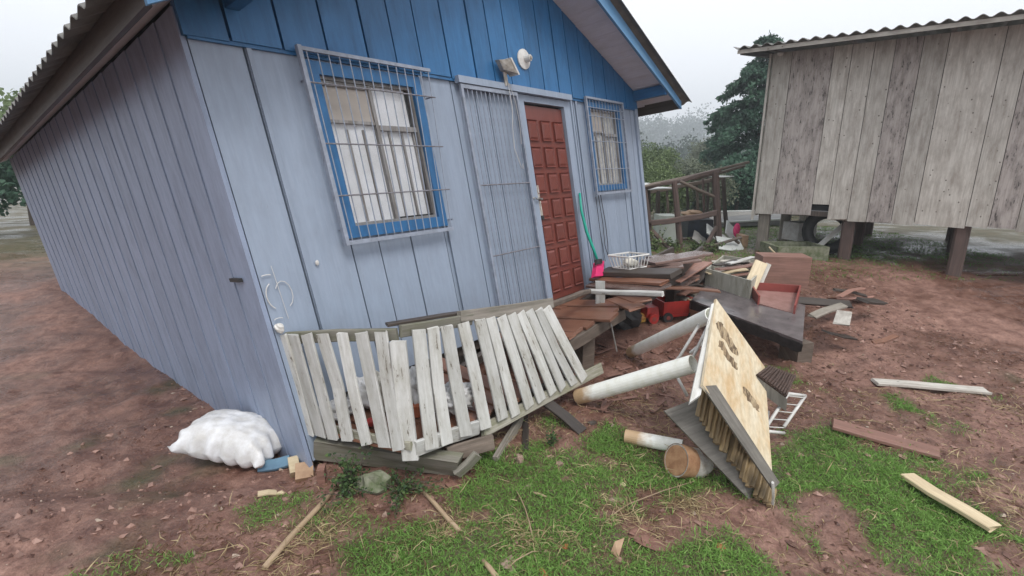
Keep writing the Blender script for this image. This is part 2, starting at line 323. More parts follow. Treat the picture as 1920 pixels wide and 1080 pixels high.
def hexa(c8, jit=0.0):
    """8 corners: 0-3 one end, 4-7 the other end (same order); U runs from the first end to the second"""
    c = np.asarray(c8, float)
    if jit: c = c + rng.normal(0, jit, c.shape)
    L = np.linalg.norm(c[4] - c[0]); w = [np.linalg.norm(c[(i + 1) % 4] - c[i]) for i in range(4)]
    o = rng.random(2) * 20; uv = []; f = []
    acc = 0
    for i in range(4):
        j = (i + 1) % 4; f.append([i, j, 4 + j, 4 + i])
        uv += [(0, acc), (0, acc + w[i]), (L, acc + w[i]), (L, acc)]; acc += w[i]
    f.append([3, 2, 1, 0]); f.append([4, 5, 6, 7])
    for _ in range(2): uv += [(0, 0), (0.05, w[0]), (0.1, w[0] + w[1]), (0.05, w[1])]
    # make sure the faces look outward
    vol = sum(np.dot(c[q[0]], np.cross(c[q[1]], c[q[2]])) + np.dot(c[q[0]], np.cross(c[q[2]], c[q[3]])) for q in f)
    uv = (np.array(uv) + o).reshape(6, 4, 2)
    if vol < 0:
        f = [q[::-1] for q in f]; uv = uv[:, ::-1]
    return c, f, uv.reshape(-1, 2)
def plank(p0, p1, up, w, t, rough=0.004, seg=2, bow=0.0):
    """chamfered board from p0 to p1 (centre line), w across, t along up"""
    p0, p1, up = V(*p0), V(*p1), V(*up)
    ax = norm(p1 - p0); sd = norm(np.cross(ax, up)); up = norm(np.cross(sd, ax)); ch = min(w, t) * 0.16
    prof = [(-w / 2, -t / 2 + ch), (-w / 2, t / 2 - ch), (-w / 2 + ch, t / 2), (w / 2 - ch, t / 2), (w / 2, t / 2 - ch), (w / 2, -t / 2 + ch), (w / 2 - ch, -t / 2), (-w / 2 + ch, -t / 2)]
    vs = []; L = np.linalg.norm(p1 - p0); k = len(prof); o = rng.random(2) * 20
    for i in range(seg + 1):
        f = i / seg; c = p0 + (p1 - p0) * f + up * bow * math.sin(math.pi * f) + (rng.normal(0, rough, 3) if 0 < i < seg else 0)
        sk = rng.normal(0, 0.02) * w if i in (0, seg) else 0
        for x, y in prof: vs.append(c + sd * x + up * y + ax * (sk * x / w * 4 + (rng.normal(0, rough) if i in (0, seg) else 0)))
    per = [0]
    for j in range(k): a, b = prof[j], prof[(j + 1) % k]; per.append(per[-1] + math.dist(a, b))
    fs, uv = [], []
    for i in range(seg):
        for j in range(k):
            j2 = (j + 1) % k; fs.append([i * k + j, i * k + j2, (i + 1) * k + j2, (i + 1) * k + j])
            uv += [(L * i / seg, per[j]), (L * i / seg, per[j + 1]), (L * (i + 1) / seg, per[j + 1]), (L * (i + 1) / seg, per[j])]
    fs.append(list(range(k))[::-1]); uv += [(0.02 * x, 0.5 * y + 3) for x, y in prof][::-1]
    fs.append([seg * k + j for j in range(k)]); uv += [(0.02 * x, 0.5 * y + 4) for x, y in prof]
    c = np.array(vs)
    q = fs[0]; nrm = np.cross(c[q[1]] - c[q[0]], c[q[2]] - c[q[0]])
    if np.dot(nrm, c[q[0]] - (p0 + p1) / 2) < 0:
        out = []; idx = 0
        for f in fs: out.append(uv[idx:idx + len(f)][::-1]); idx += len(f)
        fs = [f[::-1] for f in fs]; uv = [t_ for s in out for t_ in s]
    return c, fs, np.array(uv) + o
def slab(q4, th):
    """board from 4 corners (in order round the face nearest the viewer), thickness th away from the viewer side normal"""
    q = np.array(q4, float); n = norm(np.cross(q[2] - q[0], q[3] - q[1]))
    if np.dot(n, CAM - q.mean(0)) > 0: n = -n
    b = q + n * th
    return hexa([q[0], q[1], b[1], b[0], q[3], q[2], b[2], b[3]])
def box(c, sx, sy, sz, rz=0, rx=0):
    M = Matrix.Rotation(rz, 3, 'Z') @ Matrix.Rotation(rx, 3, 'X'); M = np.array(M)
    p = [V(x * sx / 2, y * sy / 2, z * sz / 2) @ M.T + V(*c) for x, y, z in ((-1, -1, -1), (-1, 1, -1), (-1, 1, 1), (-1, -1, 1), (1, -1, -1), (1, 1, -1), (1, 1, 1), (1, -1, 1))]
    return hexa(p)
def tube(pts, rad, k=8, cap=True):
    pts = np.array(pts, float); n = len(pts); rad = [rad] * n if isinstance(rad, (int, float)) else rad
    vs, fs, uv = [], [], []; acc = 0; ref = None; L = [0]
    for i in range(1, n): L.append(L[-1] + np.linalg.norm(pts[i] - pts[i - 1]))
    for i in range(n):
        t = norm(pts[min(i + 1, n - 1)] - pts[max(i - 1, 0)])
        if ref is None: ref = V(0, 0, 1) if abs(t[2]) < 0.9 else V(1, 0, 0)
        s = norm(np.cross(t, ref)); ref = np.cross(s, t)
        for j in range(k):
            a = 2 * math.pi * j / k; vs.append(pts[i] + rad[i] * (math.cos(a) * s + math.sin(a) * ref))
    for i in range(n - 1):
        for j in range(k):
            j2 = (j + 1) % k; fs.append([i * k + j, i * k + j2, (i + 1) * k + j2, (i + 1) * k + j]); r = rad[i]
            uv += [(L[i], r * 6.28 * j / k), (L[i], r * 6.28 * (j + 1) / k), (L[i + 1], r * 6.28 * (j + 1) / k), (L[i + 1], r * 6.28 * j / k)]
    if cap:
        fs.append(list(range(k))[::-1]); uv += [(0, 0.01 * j) for j in range(k)]
        fs.append([(n - 1) * k + j for j in range(k)]); uv += [(L[-1], 0.01 * j) for j in range(k)]
    # outward
    q = fs[0]; a = np.array(vs); nr = np.cross(a[q[1]] - a[q[0]], a[q[2]] - a[q[0]])
    if np.dot(nr, a[q[0]] - pts[0]) < 0:
        out = []; idx = 0
        for f in fs: out.append(uv[idx:idx + len(f)][::-1]); idx += len(f)
        fs = [f[::-1] for f in fs]; uv = [t_ for s_ in out for t_ in s_]
    return a, fs, np.array(uv)
def lump(c, rx, ry, rz, rot=0, seed=0, amp=0.15, nu=16, nv=10, freq=1.7, square=1.0, flat=None, crease=0.0):
    vs, fs, uv = [], [], []
    r2 = np.random.default_rng(seed); off = r2.random(2) * 40
    for i in range(nv + 1):
        th = math.pi * i / nv
        for j in range(nu):
            ph = 2 * math.pi * j / nu
            d = V(math.sin(th) * math.cos(ph), math.sin(th) * math.sin(ph), math.cos(th))
            k = 1 + amp * 2 * (float(fbm(np.array([d[0] * freq + off[0] + d[2] * freq]), np.array([d[1] * freq + off[1] - d[2]]), 4)[0]) - 0.5)
            if crease:
                k -= crease * (1 - abs(2 * float(fbm(np.array([d[0] * freq * 2.2 + off[1]]), np.array([d[1] * freq * 2.2 + d[2] * freq * 1.4 + off[0]]), 3)[0]) - 1) * 2.2)
            d = np.sign(d) * np.abs(d) ** square
            p = V(d[0] * rx, d[1] * ry, d[2] * rz) * k
            if flat is not None: p[2] = max(p[2], -flat)
            vs.append(V(p[0] * math.cos(rot) - p[1] * math.sin(rot), p[0] * math.sin(rot) + p[1] * math.cos(rot), p[2]) + V(*c))
    for i in range(nv):
        for j in range(nu):
            j2 = (j + 1) % nu; fs.append([i * nu + j, (i + 1) * nu + j, (i + 1) * nu + j2, i * nu + j2]); uv += [(j, i)] * 4
    return np.array(vs), fs, np.array(uv, float) * 0.1

# ================================================================== GROUND
xs = np.unique(np.concatenate([np.linspace(-350, -40, 9), np.linspace(-40, -5, 36), np.arange(-5, 7, 0.05), np.linspace(7, 40, 40), np.linspace(40, 360, 9)]))
ys = np.unique(np.concatenate([np.linspace(-60, 0, 12), np.linspace(0, 1, 6), np.arange(1, 8, 0.045), np.linspace(8, 14, 60), np.linspace(14, 70, 50), np.linspace(70, 410, 14)]))
X, Y = np.meshgrid(xs, ys)
near = smooth(30, 10, np.hypot(X, Y))
def rough_z(x, y): return (fbm(x * 1.3 + 9, y * 1.3 + 4, 4) - 0.5) * 0.10 + (fbm(x * 5 + 3, y * 5 + 8, 4) - 0.5) * 0.085
GRASS = [(960, 872, .22), (1050, 850, .28), (1150, 850, .34), (1215, 882, .22), (915, 900, .22), (1000, 890, .3), (880, 935, .16), (860, 885, .12), (1100, 915, .25), (1185, 940, .16), (985, 960, .2), (1065, 950, .2), (930, 1000, .2), (1010, 1010, .24), (850, 1045, .22), (760, 1062, .24), (690, 1075, .14), (1100, 1035, .24),
         (1290, 985, .26), (1320, 1045, .3), (1400, 960, .24), (1400, 1035, .3), (1330, 925, .2), (1310, 905, .14), (1020, 1075, .2), (920, 1065, .2), (1520, 1000, .45), (1640, 960, .5), (1800, 1000, .5), (1560, 900, .3), (1750, 880, .35), (1200, 1065, .22), (1040, 800, .12), (1180, 1045, .16), (1260, 1065, .2), (1135, 1000, .14), (1440, 1065, .25), (1370, 995, .18), (1460, 1010, .22), (1250, 960, .12)]
EARTH = [(560, 985, .34), (500, 1040, .3), (600, 930, .22), (640, 1010, .2), (250, 1000, .6), (100, 900, .6), (380, 950, .4), (430, 815, .25), (350, 775, .3), (270, 735, .4), (190, 700, .5)]
MUD = [(745, 975, .17), (690, 955, .17), (620, 960, .14), (1190, 995, .12), (1240, 1015, .12), (905, 965, .09), (1212, 928, .09), (600, 905, .2), (850, 905, .08), (1130, 965, .07), (940, 1040, .07), (1060, 890, .07), (1330, 1005, .05)]
MP = [(G(u, v)[:2], r) for u, v, r in MUD]
GP = [(G(u, v)[:2], r) for u, v, r in GRASS]; EP = [(G(u, v)[:2], r) for u, v, r in EARTH]
def greenness(x, y):
    x = np.asarray(x, float); y = np.asarray(y, float)
    s_ = 0
    for p, r in GP: s_ = s_ + np.exp(-((x - p[0]) ** 2 + (y - p[1]) ** 2) / (r * r))
    for p, r in EP: s_ = s_ + 0.30 * np.exp(-((x - p[0]) ** 2 + (y - p[1]) ** 2) / (r * r))
    for p, r in MP: s_ = s_ * (1 - 0.85 * np.exp(-((x - p[0]) ** 2 + (y - p[1]) ** 2) / (r * r)))
    g = fbm(x * 2.6 + 31, y * 2.6 + 12, 5)
    s_ = np.clip(np.minimum(s_, 1.0) * 1.25 - 0.47 + (g - 0.5) * 4.4, 0, 1)
    return np.clip(s_ * (1 - smooth(4.6, 5.2, y)) + 0.55 * smooth(7.9, 9.2, y) * smooth(0.3, 0.6, g + 0.12), 0, 1)
Z = terrain(X, Y) + near * rough_z(X, Y)
gv = np.stack([X.ravel(), Y.ravel(), Z.ravel()], 1); nx = len(xs); ny = len(ys)
ii = (np.arange(ny - 1)[:, None] * nx + np.arange(nx - 1)[None, :]).ravel()
gf = np.stack([ii, ii + 1, ii + nx + 1, ii + nx], 1)
g_ = obj('ground', gv, gf, 'ground_soil', smoothf=True, loc=V(0, 0, 0), attr=('green', np.clip(greenness(X, Y).ravel() + smooth(9, 11, Y).ravel(), 0, 1)))
props(g_, kind='structure')
def ground_z(x, y): return float(terrain(x, y) + smooth(30, 10, math.hypot(x, y)) * rough_z(np.array(x), np.array(y)))
def on_ground(u, v, dz=0.0):
    p = G(u, v); return V(p[0], p[1], ground_z(p[0], p[1]) + dz)

# ================================================================== BLUE HOUSE
house = thing('blue_house', H(2.2, 0.0, -0.3), 'tilting wooden house, grey-blue boards below and deep blue boards in its gable', 'house')
def hb(a0, a1, b0, b1, c0, c1, b1b=None, tilt=0.0, b0b=None):
    b1b = b1 if b1b is None else b1b; b0b = b0 if b0b is None else b0b
    return hexa([H(a0, b0, c0), H(a0, b0, c1), H(a1, b0b, c1 + tilt), H(a1, b0b, c0), H(a0, b1, c0), H(a0, b1, c1), H(a1, b1b, c1 + tilt), H(a1, b1b, c0)])
GB = 2.815                                       # height where the blue gable begins
RIDGE_A, SLOPE = 2.9, 0.43
def roof_b(a): return 3.73 - SLOPE * (abs(a - RIDGE_A) + RIDGE_A - 4.08)
# added black sheet behind the boards: blocks light and keeps the gaps dark
part('wall_blackout', hexa([H(0.05, 0.3, -0.12), H(0.05, 0.3, -0.075), H(5.66, 0.5, -0.075), H(5.66, 0.5, -0.12), H(0.05, 3.0, -0.12), H(0.05, 3.0, -0.075), H(5.66, 3.0, -0.075), H(5.66, 3.0, -0.12)]), 'gap_shade', house)
WIN1 = (0.70, 1.71, 1.53, 2.76); WIN2 = (4.36, 5.2, 1.71, 2.79); DOOR = (2.98, 4.0, 0.46, 2.79)
OPEN = [(WIN1[0] + 0.03, WIN1[1] - 0.03, WIN1[2] + 0.03, WIN1[3] - 0.03), (WIN2[0] + 0.02, WIN2[1] - 0.02, WIN2[2] + 0.02, WIN2[3] - 0.02), (DOOR[0] + 0.02, DOOR[1] - 0.02, 0.0, DOOR[3])]
seams = [0.0, 0.32, 0.73, 0.98, 1.30, 1.68, 1.755, 2.10, 2.40, 2.58, 2.80, 3.0, 3.98, 4.10, 4.20, 4.38, 4.62, 4.88, 5.18, 5.29, 5.40, 5.58, 5.70]
for i in range(len(seams) - 1):
    a0, a1 = seams[i] + 0.007, seams[i + 1] - 0.007
    lo = 0.40 + 0.03 * (a0 / 5) if a0 > 0.1 else 0.0
    spans = [(lo, GB + 0.01)]
    for (o0, o1, p0, p1) in OPEN:
        if a1 > o0 + 0.02 and a0 < o1 - 0.02:
            ns = []
            for s0, s1 in spans:
                if p0 > s0 + 0.02: ns.append((s0, min(s1, p0)))
                if p1 < s1 - 0.02: ns.append((max(s0, p1), s1))
            spans = ns
    m = 'grey_paint_shaded' if a1 <= 0.01 else 'grey_paint'
    e = 0.012 if a1 <= 0.01 else 0.0
    for s0, s1 in spans:
        part('wall_board', hb(a0, a1, s0, s1, -0.05, 0.0 + e + rng.random() * 0.008, tilt=0.003), m, house)
# cover strips over a few joints
for a in (0.345, 1.735, 4.15, 5.345):
    part('cover_strip', hb(a - 0.016, a + 0.016, 0.46, GB - 0.02, 0.016, 0.026), 'grey_paint', house)
part('gable_blackout', hexa([H(0.02, 2.9, -0.07), H(0.02, 2.9, -0.045), H(5.7, 2.9, -0.045), H(5.7, 2.9, -0.07), H(2.7, 4.1, -0.07), H(2.7, 4.1, -0.045), H(3.1, 4.1, -0.045), H(3.1, 4.1, -0.07)]), 'gap_shade', house)  # added black sheet, darkens the gaps between gable boards
part('corner_post', hb(5.70, 5.78, 0.42, 2.86, -0.08, 0.03), 'grey_paint', house)
# gable boards
gs = [-0.03, 0.24, 0.57, 0.9, 1.24, 1.51, 1.78, 2.1, 2.43, 2.69, 2.95, 3.26, 3.52, 3.80, 4.06, 4.33, 4.60, 4.88, 5.15, 5.42, 5.76]
for i in range(len(gs) - 1):
    a0, a1 = gs[i] + 0.010, gs[i + 1] - 0.010
    part('gable_board', hb(a0, a1, GB - 0.02 + rng.random() * 0.012, roof_b(a0) - 0.005, -0.02, 0.036 + rng.random() * 0.010, roof_b(a1) - 0.005, tilt=0.004), 'blue_paint', house)
part('gable_drip_edge', hb(0.0, 5.7, GB - 0.035, GB - 0.012, 0.012, 0.03), 'blue_paint', house)
# other walls of the body
for k in range(22):
    c1 = -0.09 - k * 0.32
    part('side_board', hexa([H(5.74, 0.45, c1), H(5.74, 0.45, c1 - 0.312), H(5.77, 0.45, c1 - 0.312), H(5.77, 0.45, c1), H(5.74, 2.95, c1), H(5.74, 2.95, c1 - 0.312), H(5.77, 2.95, c1 - 0.312), H(5.77, 2.95, c1)]), 'grey_paint', house)
    lo = -0.07 - 0.02 * rng.random() + 0.02 * max(0, k - 1)
    part('side_board', hexa([H(0.0, lo, c1 + 0.09), H(0.0, lo, c1 - 0.222), H(-0.022 - rng.random() * 0.006, lo, c1 - 0.222), H(-0.03, lo, c1 + 0.09), H(0.0, 2.95, c1 + 0.09), H(0.0, 2.95, c1 - 0.222), H(-0.022, 2.95, c1 - 0.222), H(-0.03, 2.95, c1 + 0.09)]), 'grey_paint_shaded', house)
part('back_wall', hb(0.0, 5.74, 0.1, 3.0, -7.2, -7.15), 'grey_paint', house)
part('floor_frame', hb(0.04, 5.7, 0.30, 0.395, -7.1, -0.05), 'dark_wood', house)
for a in (0.3, 2.0, 3.9, 5.5):
    for c in (-0.4, -2.8, -5.4):
        b = H(a, 0.32, c); gz_ = float(terrain(b[0], b[1]))
        if b[2] - gz_ > 0.06: part('foundation_post', box(((b[0]), b[1], (b[2] + gz_) / 2 - 0.05), 0.18, 0.18, b[2] - gz_ + 0.1, 0.6), 'concrete', house)

# roof: soffit boards, barge boards, eave board, outriggers, sheets
OV = 0.50
def rb(a, c, lift=0.0): return H(a, roof_b(a) + lift, c)
for sgn in (1, -1):
    for k in range(15):
        s0, s1 = 0.02 + k * 0.21, 0.02 + (k + 1) * 0.21 - 0.006
        a0, a1 = RIDGE_A + sgn * s0, RIDGE_A + sgn * s1
        lift = 0.0 + rng.random() * 0.006
        part('soffit_board', hexa([rb(a0, 0.0, lift), rb(a1, 0.0, lift), rb(a1, 0.0, 0.03), rb(a0, 0.0, 0.03), rb(a0, OV, lift), rb(a1, OV, lift), rb(a1, OV, 0.03), rb(a0, OV, 0.03)]), 'soffit_paint', house)
    ae = RIDGE_A + sgn * 3.24
    e0 = RIDGE_A + sgn * 0.0
    part('barge_board', hexa([H(e0, roof_b(e0) - 0.05, OV), H(e0, roof_b(e0) + 0.17, OV), H(e0, roof_b(e0) + 0.17, OV + 0.03), H(e0, roof_b(e0) - 0.05, OV + 0.03),
                              H(ae, roof_b(ae) - 0.105, OV), H(ae, roof_b(ae) + 0.0, OV), H(ae, roof_b(ae) + 0.0, OV + 0.03), H(ae, roof_b(ae) - 0.105, OV + 0.03)]), 'fascia_blue', house)
    part('eave_board', hexa([H(ae, roof_b(ae) - 0.10, OV - 0.003), H(ae - sgn * 0.03, roof_b(ae) - 0.10, OV - 0.003), H(ae - sgn * 0.03, roof_b(ae) + 0.03, OV - 0.003), H(ae, roof_b(ae) + 0.03, OV - 0.003),
                             H(ae, roof_b(ae) - 0.10, -7.5), H(ae - sgn * 0.03, roof_b(ae) - 0.10, -7.5), H(ae - sgn * 0.03, roof_b(ae) + 0.03, -7.5), H(ae, roof_b(ae) + 0.03, -7.5)]), 'dark_wood', house)
    aw = RIDGE_A + (2.80 if sgn > 0 else -2.60)
    part('outrigger', hexa([H(aw - 0.04, roof_b(aw) - 0.135, 0.03), H(aw + 0.04, roof_b(aw) - 0.135, 0.03), H(aw + 0.04, roof_b(aw) - 0.005, 0.03), H(aw - 0.04, roof_b(aw) - 0.005, 0.03),
                            H(aw - 0.04, roof_b(aw) - 0.135, OV - 0.002), H(aw + 0.04, roof_b(aw) - 0.135, OV - 0.002), H(aw + 0.04, roof_b(aw) - 0.005, OV - 0.002), H(aw - 0.04, roof_b(aw) - 0.005, OV - 0.002)]), 'blue_paint', house)
    # lookout under the eave beside the wall
    part('eave_soffit', hexa([rb(RIDGE_A + sgn * 2.9, -0.006, 0.006), rb(ae - sgn * 0.035, -0.006, 0.006), rb(ae - sgn * 0.035, -0.006, 0.026), rb(RIDGE_A + sgn * 2.9, -0.006, 0.026),
                              rb(RIDGE_A + sgn * 2.9, -7.4, 0.006), rb(ae - sgn * 0.035, -7.4, 0.006), rb(ae - sgn * 0.035, -7.4, 0.026), rb(RIDGE_A + sgn * 2.9, -7.4, 0.026)]), 'soffit_paint', house)
    # corrugated sheet: waves run down the slope
    cs = np.arange(OV + 0.13, -7.6, -0.03); A = np.linspace(0.0, 3.38, 8); vs = []; fs = []
    for th_ in (0.0, 0.008):
        for q, c in enumerate(cs):
            for s in A:
                a = RIDGE_A + sgn * s
                vs.append(H(a, roof_b(a) + 0.185 - 0.145 * s / 3.38 + 0.02 * math.sin(c * 2 * math.pi / 0.177) + th_, c))
    nA = len(A); nC = len(cs)
    for t_ in (0, 1):
        for i in range(nC - 1):
            for j in range(nA - 1):
                b = t_ * nC * nA + i * nA + j; fs.append([b, b + 1, b + nA + 1, b + nA])
    for i in range(nC - 1):
        for j in (0, nA - 1): b = i * nA + j; fs.append([b, b + nA, b + nA + nC * nA, b + nC * nA])
    for j in range(nA - 1): fs.append([j, j + 1, j + 1 + nC * nA, j + nC * nA])
    obj('roof_sheet', vs, fs, 'roof_sheet', house, smoothf=False)

# ---- windows
def ring(a0, a1, b0, b1, w, c0, c1):
    return join(hb(a0, a1, b1 - w, b1, c0, c1), hb(a0, a1, b0, b0 + w, c0, c1), hb(a0, a0 + w, b0 + w, b1 - w, c0, c1), hb(a1 - w, a1, b0 + w, b1 - w, c0, c1))
def curtain(a0, a1, b0, b1, c, folds, amp, mat, parent, seed):
    n = 60; vs, fs = [], []; r2 = np.random.default_rng(seed); ph = r2.random(6) * 6
    for i in range(n + 1):
        f = i / n
        for k in range(5):
            g = k / 4
            dc = amp * (math.sin(f * folds * 6.28 + ph[0] + 0.5 * math.sin(g * 2 + ph[1])) + 0.5 * math.sin(f * folds * 13.7 + ph[2]))
            vs.append(H(a0 + (a1 - a0) * f, b0 + (b1 - b0) * g, c + dc))
    for i in range(n):
        for k in range(4): q = i * 5 + k; fs.append([q, q + 1, q + 6, q + 5])
    return obj('curtain', vs, fs, mat, parent, smoothf=True)
def pane(a0, a1, b0, b1, c, parent): return part('pane', hb(a0, a1, b0, b1, c - 0.003, c), 'glass', parent)
a0, a1, b0, b1 = WIN1
w1 = part('window', ring(a0, a1, b0, b1, 0.085, -0.02, 0.045), 'blue_paint', house)
ia0, ia1, ib0, ib1 = a0 + 0.085, a1 - 0.085, b0 + 0.085, b1 - 0.085
part('reveal', ring(ia0, ia1, ib0, ib1, 0.022, -0.06, 0.012), 'sash_grey', w1)
mid = (ia0 + ia1) / 2 + 0.01; tr = ib1 - 0.30
part('mullion', hb(mid - 0.014, mid + 0.014, ib0 + 0.022, ib1 - 0.022, -0.045, 0.004), 'sash_grey', w1)
part('transom', hb(mid + 0.016, ia1 - 0.024, tr - 0.05, tr - 0.012, -0.042, 0.008), 'sash_grey', w1)
part('transom', hb(ia0 + 0.024, mid - 0.016, tr - 0.012, tr + 0.010, -0.042, 0.002), 'sash_grey', w1)
for a in (ia0 + 0.16, ia0 + 0.30, mid + 0.11, mid + 0.24, ia1 - 0.055):
    part('glazing_bar', hb(a - 0.008, a + 0.008, ib0 + 0.024, tr - 0.052, -0.030, -0.014 + rng.random() * 0.006), 'sash_grey', w1)
part('blanking_panel', hb(ia0 + 0.022, mid - 0.014, tr + 0.010, ib1 - 0.06, -0.03, -0.014), 'curtain_beige', w1)
part('upper_rail', hb(ia0 + 0.022, mid - 0.014, ib1 - 0.058, ib1 - 0.024, -0.035, 0.0), 'sash_grey', w1)
pane(mid + 0.014, ia1 - 0.022, tr - 0.012, ib1 - 0.022, -0.016, w1); pane(ia0 + 0.022, mid - 0.014, ib0 + 0.022, tr - 0.012, -0.018, w1); pane(mid + 0.014, ia1 - 0.022, ib0 + 0.022, tr - 0.05, -0.017, w1)
curtain(ia0 + 0.01, ia1 - 0.06, ib0 + 0.01, ib1 - 0.01, -0.029, 3, 0.003, 'curtain', w1, 3)
part('sill_gap_shade', hb(mid + 0.02, ia1 - 0.03, ib0 + 0.022, ib0 + 0.034, -0.03, 0.006), 'gap_shade', w1)  # solid black strip painted as the shaded gap over the sill

a0, a1, b0, b1 = WIN2
w2 = part('window', ring(a0, a1, b0, b1, 0.07, -0.02, 0.04), 'blue_paint', house)
ia0, ia1, ib0, ib1 = a0 + 0.07, a1 - 0.07, b0 + 0.07, b1 - 0.07
part('reveal', ring(ia0, ia1, ib0, ib1, 0.02, -0.06, 0.012), 'sash_grey', w2)
mid = (ia0 + ia1) / 2; tr = ib1 - 0.27
part('mullion', hb(mid - 0.012, mid + 0.012, ib0 + 0.02, ib1 - 0.02, -0.045, 0.002), 'sash_grey', w2)
part('transom', hb(mid + 0.014, ia1 - 0.022, tr - 0.05, tr - 0.014, -0.042, 0.008), 'sash_grey', w2)
part('transom', hb(ia0 + 0.022, mid - 0.014, tr - 0.012, tr + 0.008, -0.042, 0.002), 'sash_grey', w2)
for a in (ia0 + 0.17, mid + 0.16): part('glazing_bar', hb(a - 0.007, a + 0.007, ib0 + 0.022, tr - 0.052, -0.030, -0.014), 'sash_grey', w2)
part('blanking_panel', hb(ia0 + 0.02, mid - 0.012, tr + 0.008, ib1 - 0.022, -0.03, -0.014), 'curtain_beige', w2)
pane(mid + 0.012, ia1 - 0.02, tr - 0.014, ib1 - 0.02, -0.016, w2); pane(ia0 + 0.02, mid - 0.012, ib0 + 0.02, tr - 0.012, -0.018, w2); pane(mid + 0.012, ia1 - 0.02, ib0 + 0.02, tr - 0.05, -0.017, w2)
curtain(ia0 + 0.01, ia1 - 0.01, ib0 + 0.01, ib1 - 0.01, -0.029, 3, 0.003, 'curtain_dirty', w2, 5)

# ---- security grilles
def hbar(a0, b0, a1, b1, c, r, k=6): return tube([H(a0, b0, c), H(a1, b1, c)], r, k)
g1 = part('window_grille', join(hb(0.635, 0.665, 1.485, 2.83, 0.07, 0.105), hb(0.665, 1.80, 2.80, 2.825, 0.075, 0.10), hb(0.665, 1.72, 1.485, 1.515, 0.06, 0.10)), 'grille_metal', house, )
for i in range(14):
    t_ = i / 13; part('bar', hbar(0.70 + 1.02 * t_ + 0.06 * t_, 2.81, 0.70 + 1.0 * t_, 1.50, 0.09, 0.0045), 'grille_metal', g1)
for b, e in ((2.60, 1.80), (2.20, 1.78), (1.84, 1.76)): part('bar', hbar(0.65, b, e, b + 0.0, 0.096, 0.006), 'grille_rust', g1)
for a, b in ((0.66, 2.62), (1.76, 2.6), (0.66, 1.6), (1.74, 1.58)):
    part('bracket', tube([H(a, b, 0.0), H(a, b, 0.09)], 0.008, 6), 'grille_metal', g1)
g2 = part('window_grille', join(hb(4.30, 4.325, 1.66, 2.84, 0.05, 0.08), hb(4.325, 5.26, 2.815, 2.84, 0.05, 0.08), hb(4.325, 5.26, 1.66, 1.69, 0.05, 0.08), hb(5.235, 5.26, 1.69, 2.815, 0.05, 0.08)), 'grille_metal', house)
for i in range(11): a = 4.40 + 0.076 * i; part('bar', hbar(a, 2.82, a, 1.68, 0.065, 0.0045), 'grille_metal', g2)
for b in (2.72, 2.62, 2.32, 1.98): part('bar', hbar(4.31, b, 5.25, b, 0.071, 0.0055), 'grille_metal', g2)
# ---- sliding door grille
dg = part('door_grille', join(hb(2.16, 2.19, 0.50, 2.755, 0.05, 0.075), hb(2.95, 2.972, 0.46, 2.755, 0.05, 0.075), hb(2.19, 2.95, 2.72, 2.755, 0.05, 0.075), hb(2.19, 2.95, 0.48, 0.50, 0.05, 0.075)), 'grille_metal', house)
for i in range(12): a = 2.25 + 0.06 * i; part('bar', hbar(a, 2.73, a, 0.49, 0.062, 0.005), 'grille_metal', dg)
for b in (1.86, 1.18): part('bar', hbar(2.17, b, 2.96, b, 0.068, 0.007), 'grille_rust', dg)
part('grille_rail', hb(2.14, 3.98, 2.762, 2.822, 0.03, 0.085), 'grey_paint', house)
# ---- door
fr = part('door_frame', join(hb(2.985, 3.115, 0.42, 2.757, -0.05, 0.03), hb(3.865, 3.995, 0.46, 2.757, -0.05, 0.03), hb(3.115, 3.865, 2.69, 2.757, -0.05, 0.03)), 'grey_paint', house)
part('door_trim', hb(4.0, 4.03, 0.48, 2.8, 0.018, 0.045), 'grey_paint', house)
dr = part('door', hb(3.12, 3.86, 0.52, 2.665, -0.055, -0.012), 'door_paint', house)
rows = 7; pw = 0.175; ph_ = 0.215
for i in range(3):
    for j in range(rows):
        ca = 3.245 + i * 0.245; cb_ = 0.72 + j * 0.282
        # sunk moulding and raised field
        o_ = [H(ca - pw / 2, cb_ - ph_ / 2, -0.012), H(ca + pw / 2, cb_ - ph_ / 2, -0.012), H(ca + pw / 2, cb_ + ph_ / 2, -0.012), H(ca - pw / 2, cb_ + ph_ / 2, -0.012)]
        i_ = [H(ca - pw / 2 + 0.032, cb_ - ph_ / 2 + 0.036, 0.006), H(ca + pw / 2 - 0.032, cb_ - ph_ / 2 + 0.036, 0.006), H(ca + pw / 2 - 0.032, cb_ + ph_ / 2 - 0.036, 0.012), H(ca - pw / 2 + 0.032, cb_ + ph_ / 2 - 0.036, 0.012)]
        pn = part('door_panel', hexa(i_ + o_), 'door_paint', dr)
        w_ = 0.016
        rg = join(*[hexa([o_[k] + HN * 0.001, o_[(k + 1) % 4] + HN * 0.001, o_[(k + 1) % 4] + HN * 0.022, o_[k] + HN * 0.022,
                          o_[k] * 0.94 + o_[(k + 2) % 4] * 0.06 + HN * 0.001, o_[(k + 1) % 4] * 0.94 + o_[(k + 3) % 4] * 0.06 + HN * 0.001, o_[(k + 1) % 4] * 0.94 + o_[(k + 3) % 4] * 0.06 + HN * 0.008, o_[k] * 0.94 + o_[(k + 2) % 4] * 0.06 + HN * 0.008]) for k in range(4)])
        part('moulding', rg, 'door_paint', dr)
part('lock_plate', hb(3.13, 3.185, 1.70, 1.83, -0.011, 0.006), 'dirty_white', dr)
part('lock_plate', hb(3.125, 3.19, 1.50, 1.66, -0.011, 0.008), 'dirty_white', dr)
part('door_handle', join(tube([H(3.15, 1.68, -0.012), H(3.15, 1.68, 0.06)], 0.012), tube([H(3.15, 1.68, 0.055), H(3.07, 1.69, 0.062), H(3.05, 1.685, 0.06)], 0.010)), 'steel', dr)
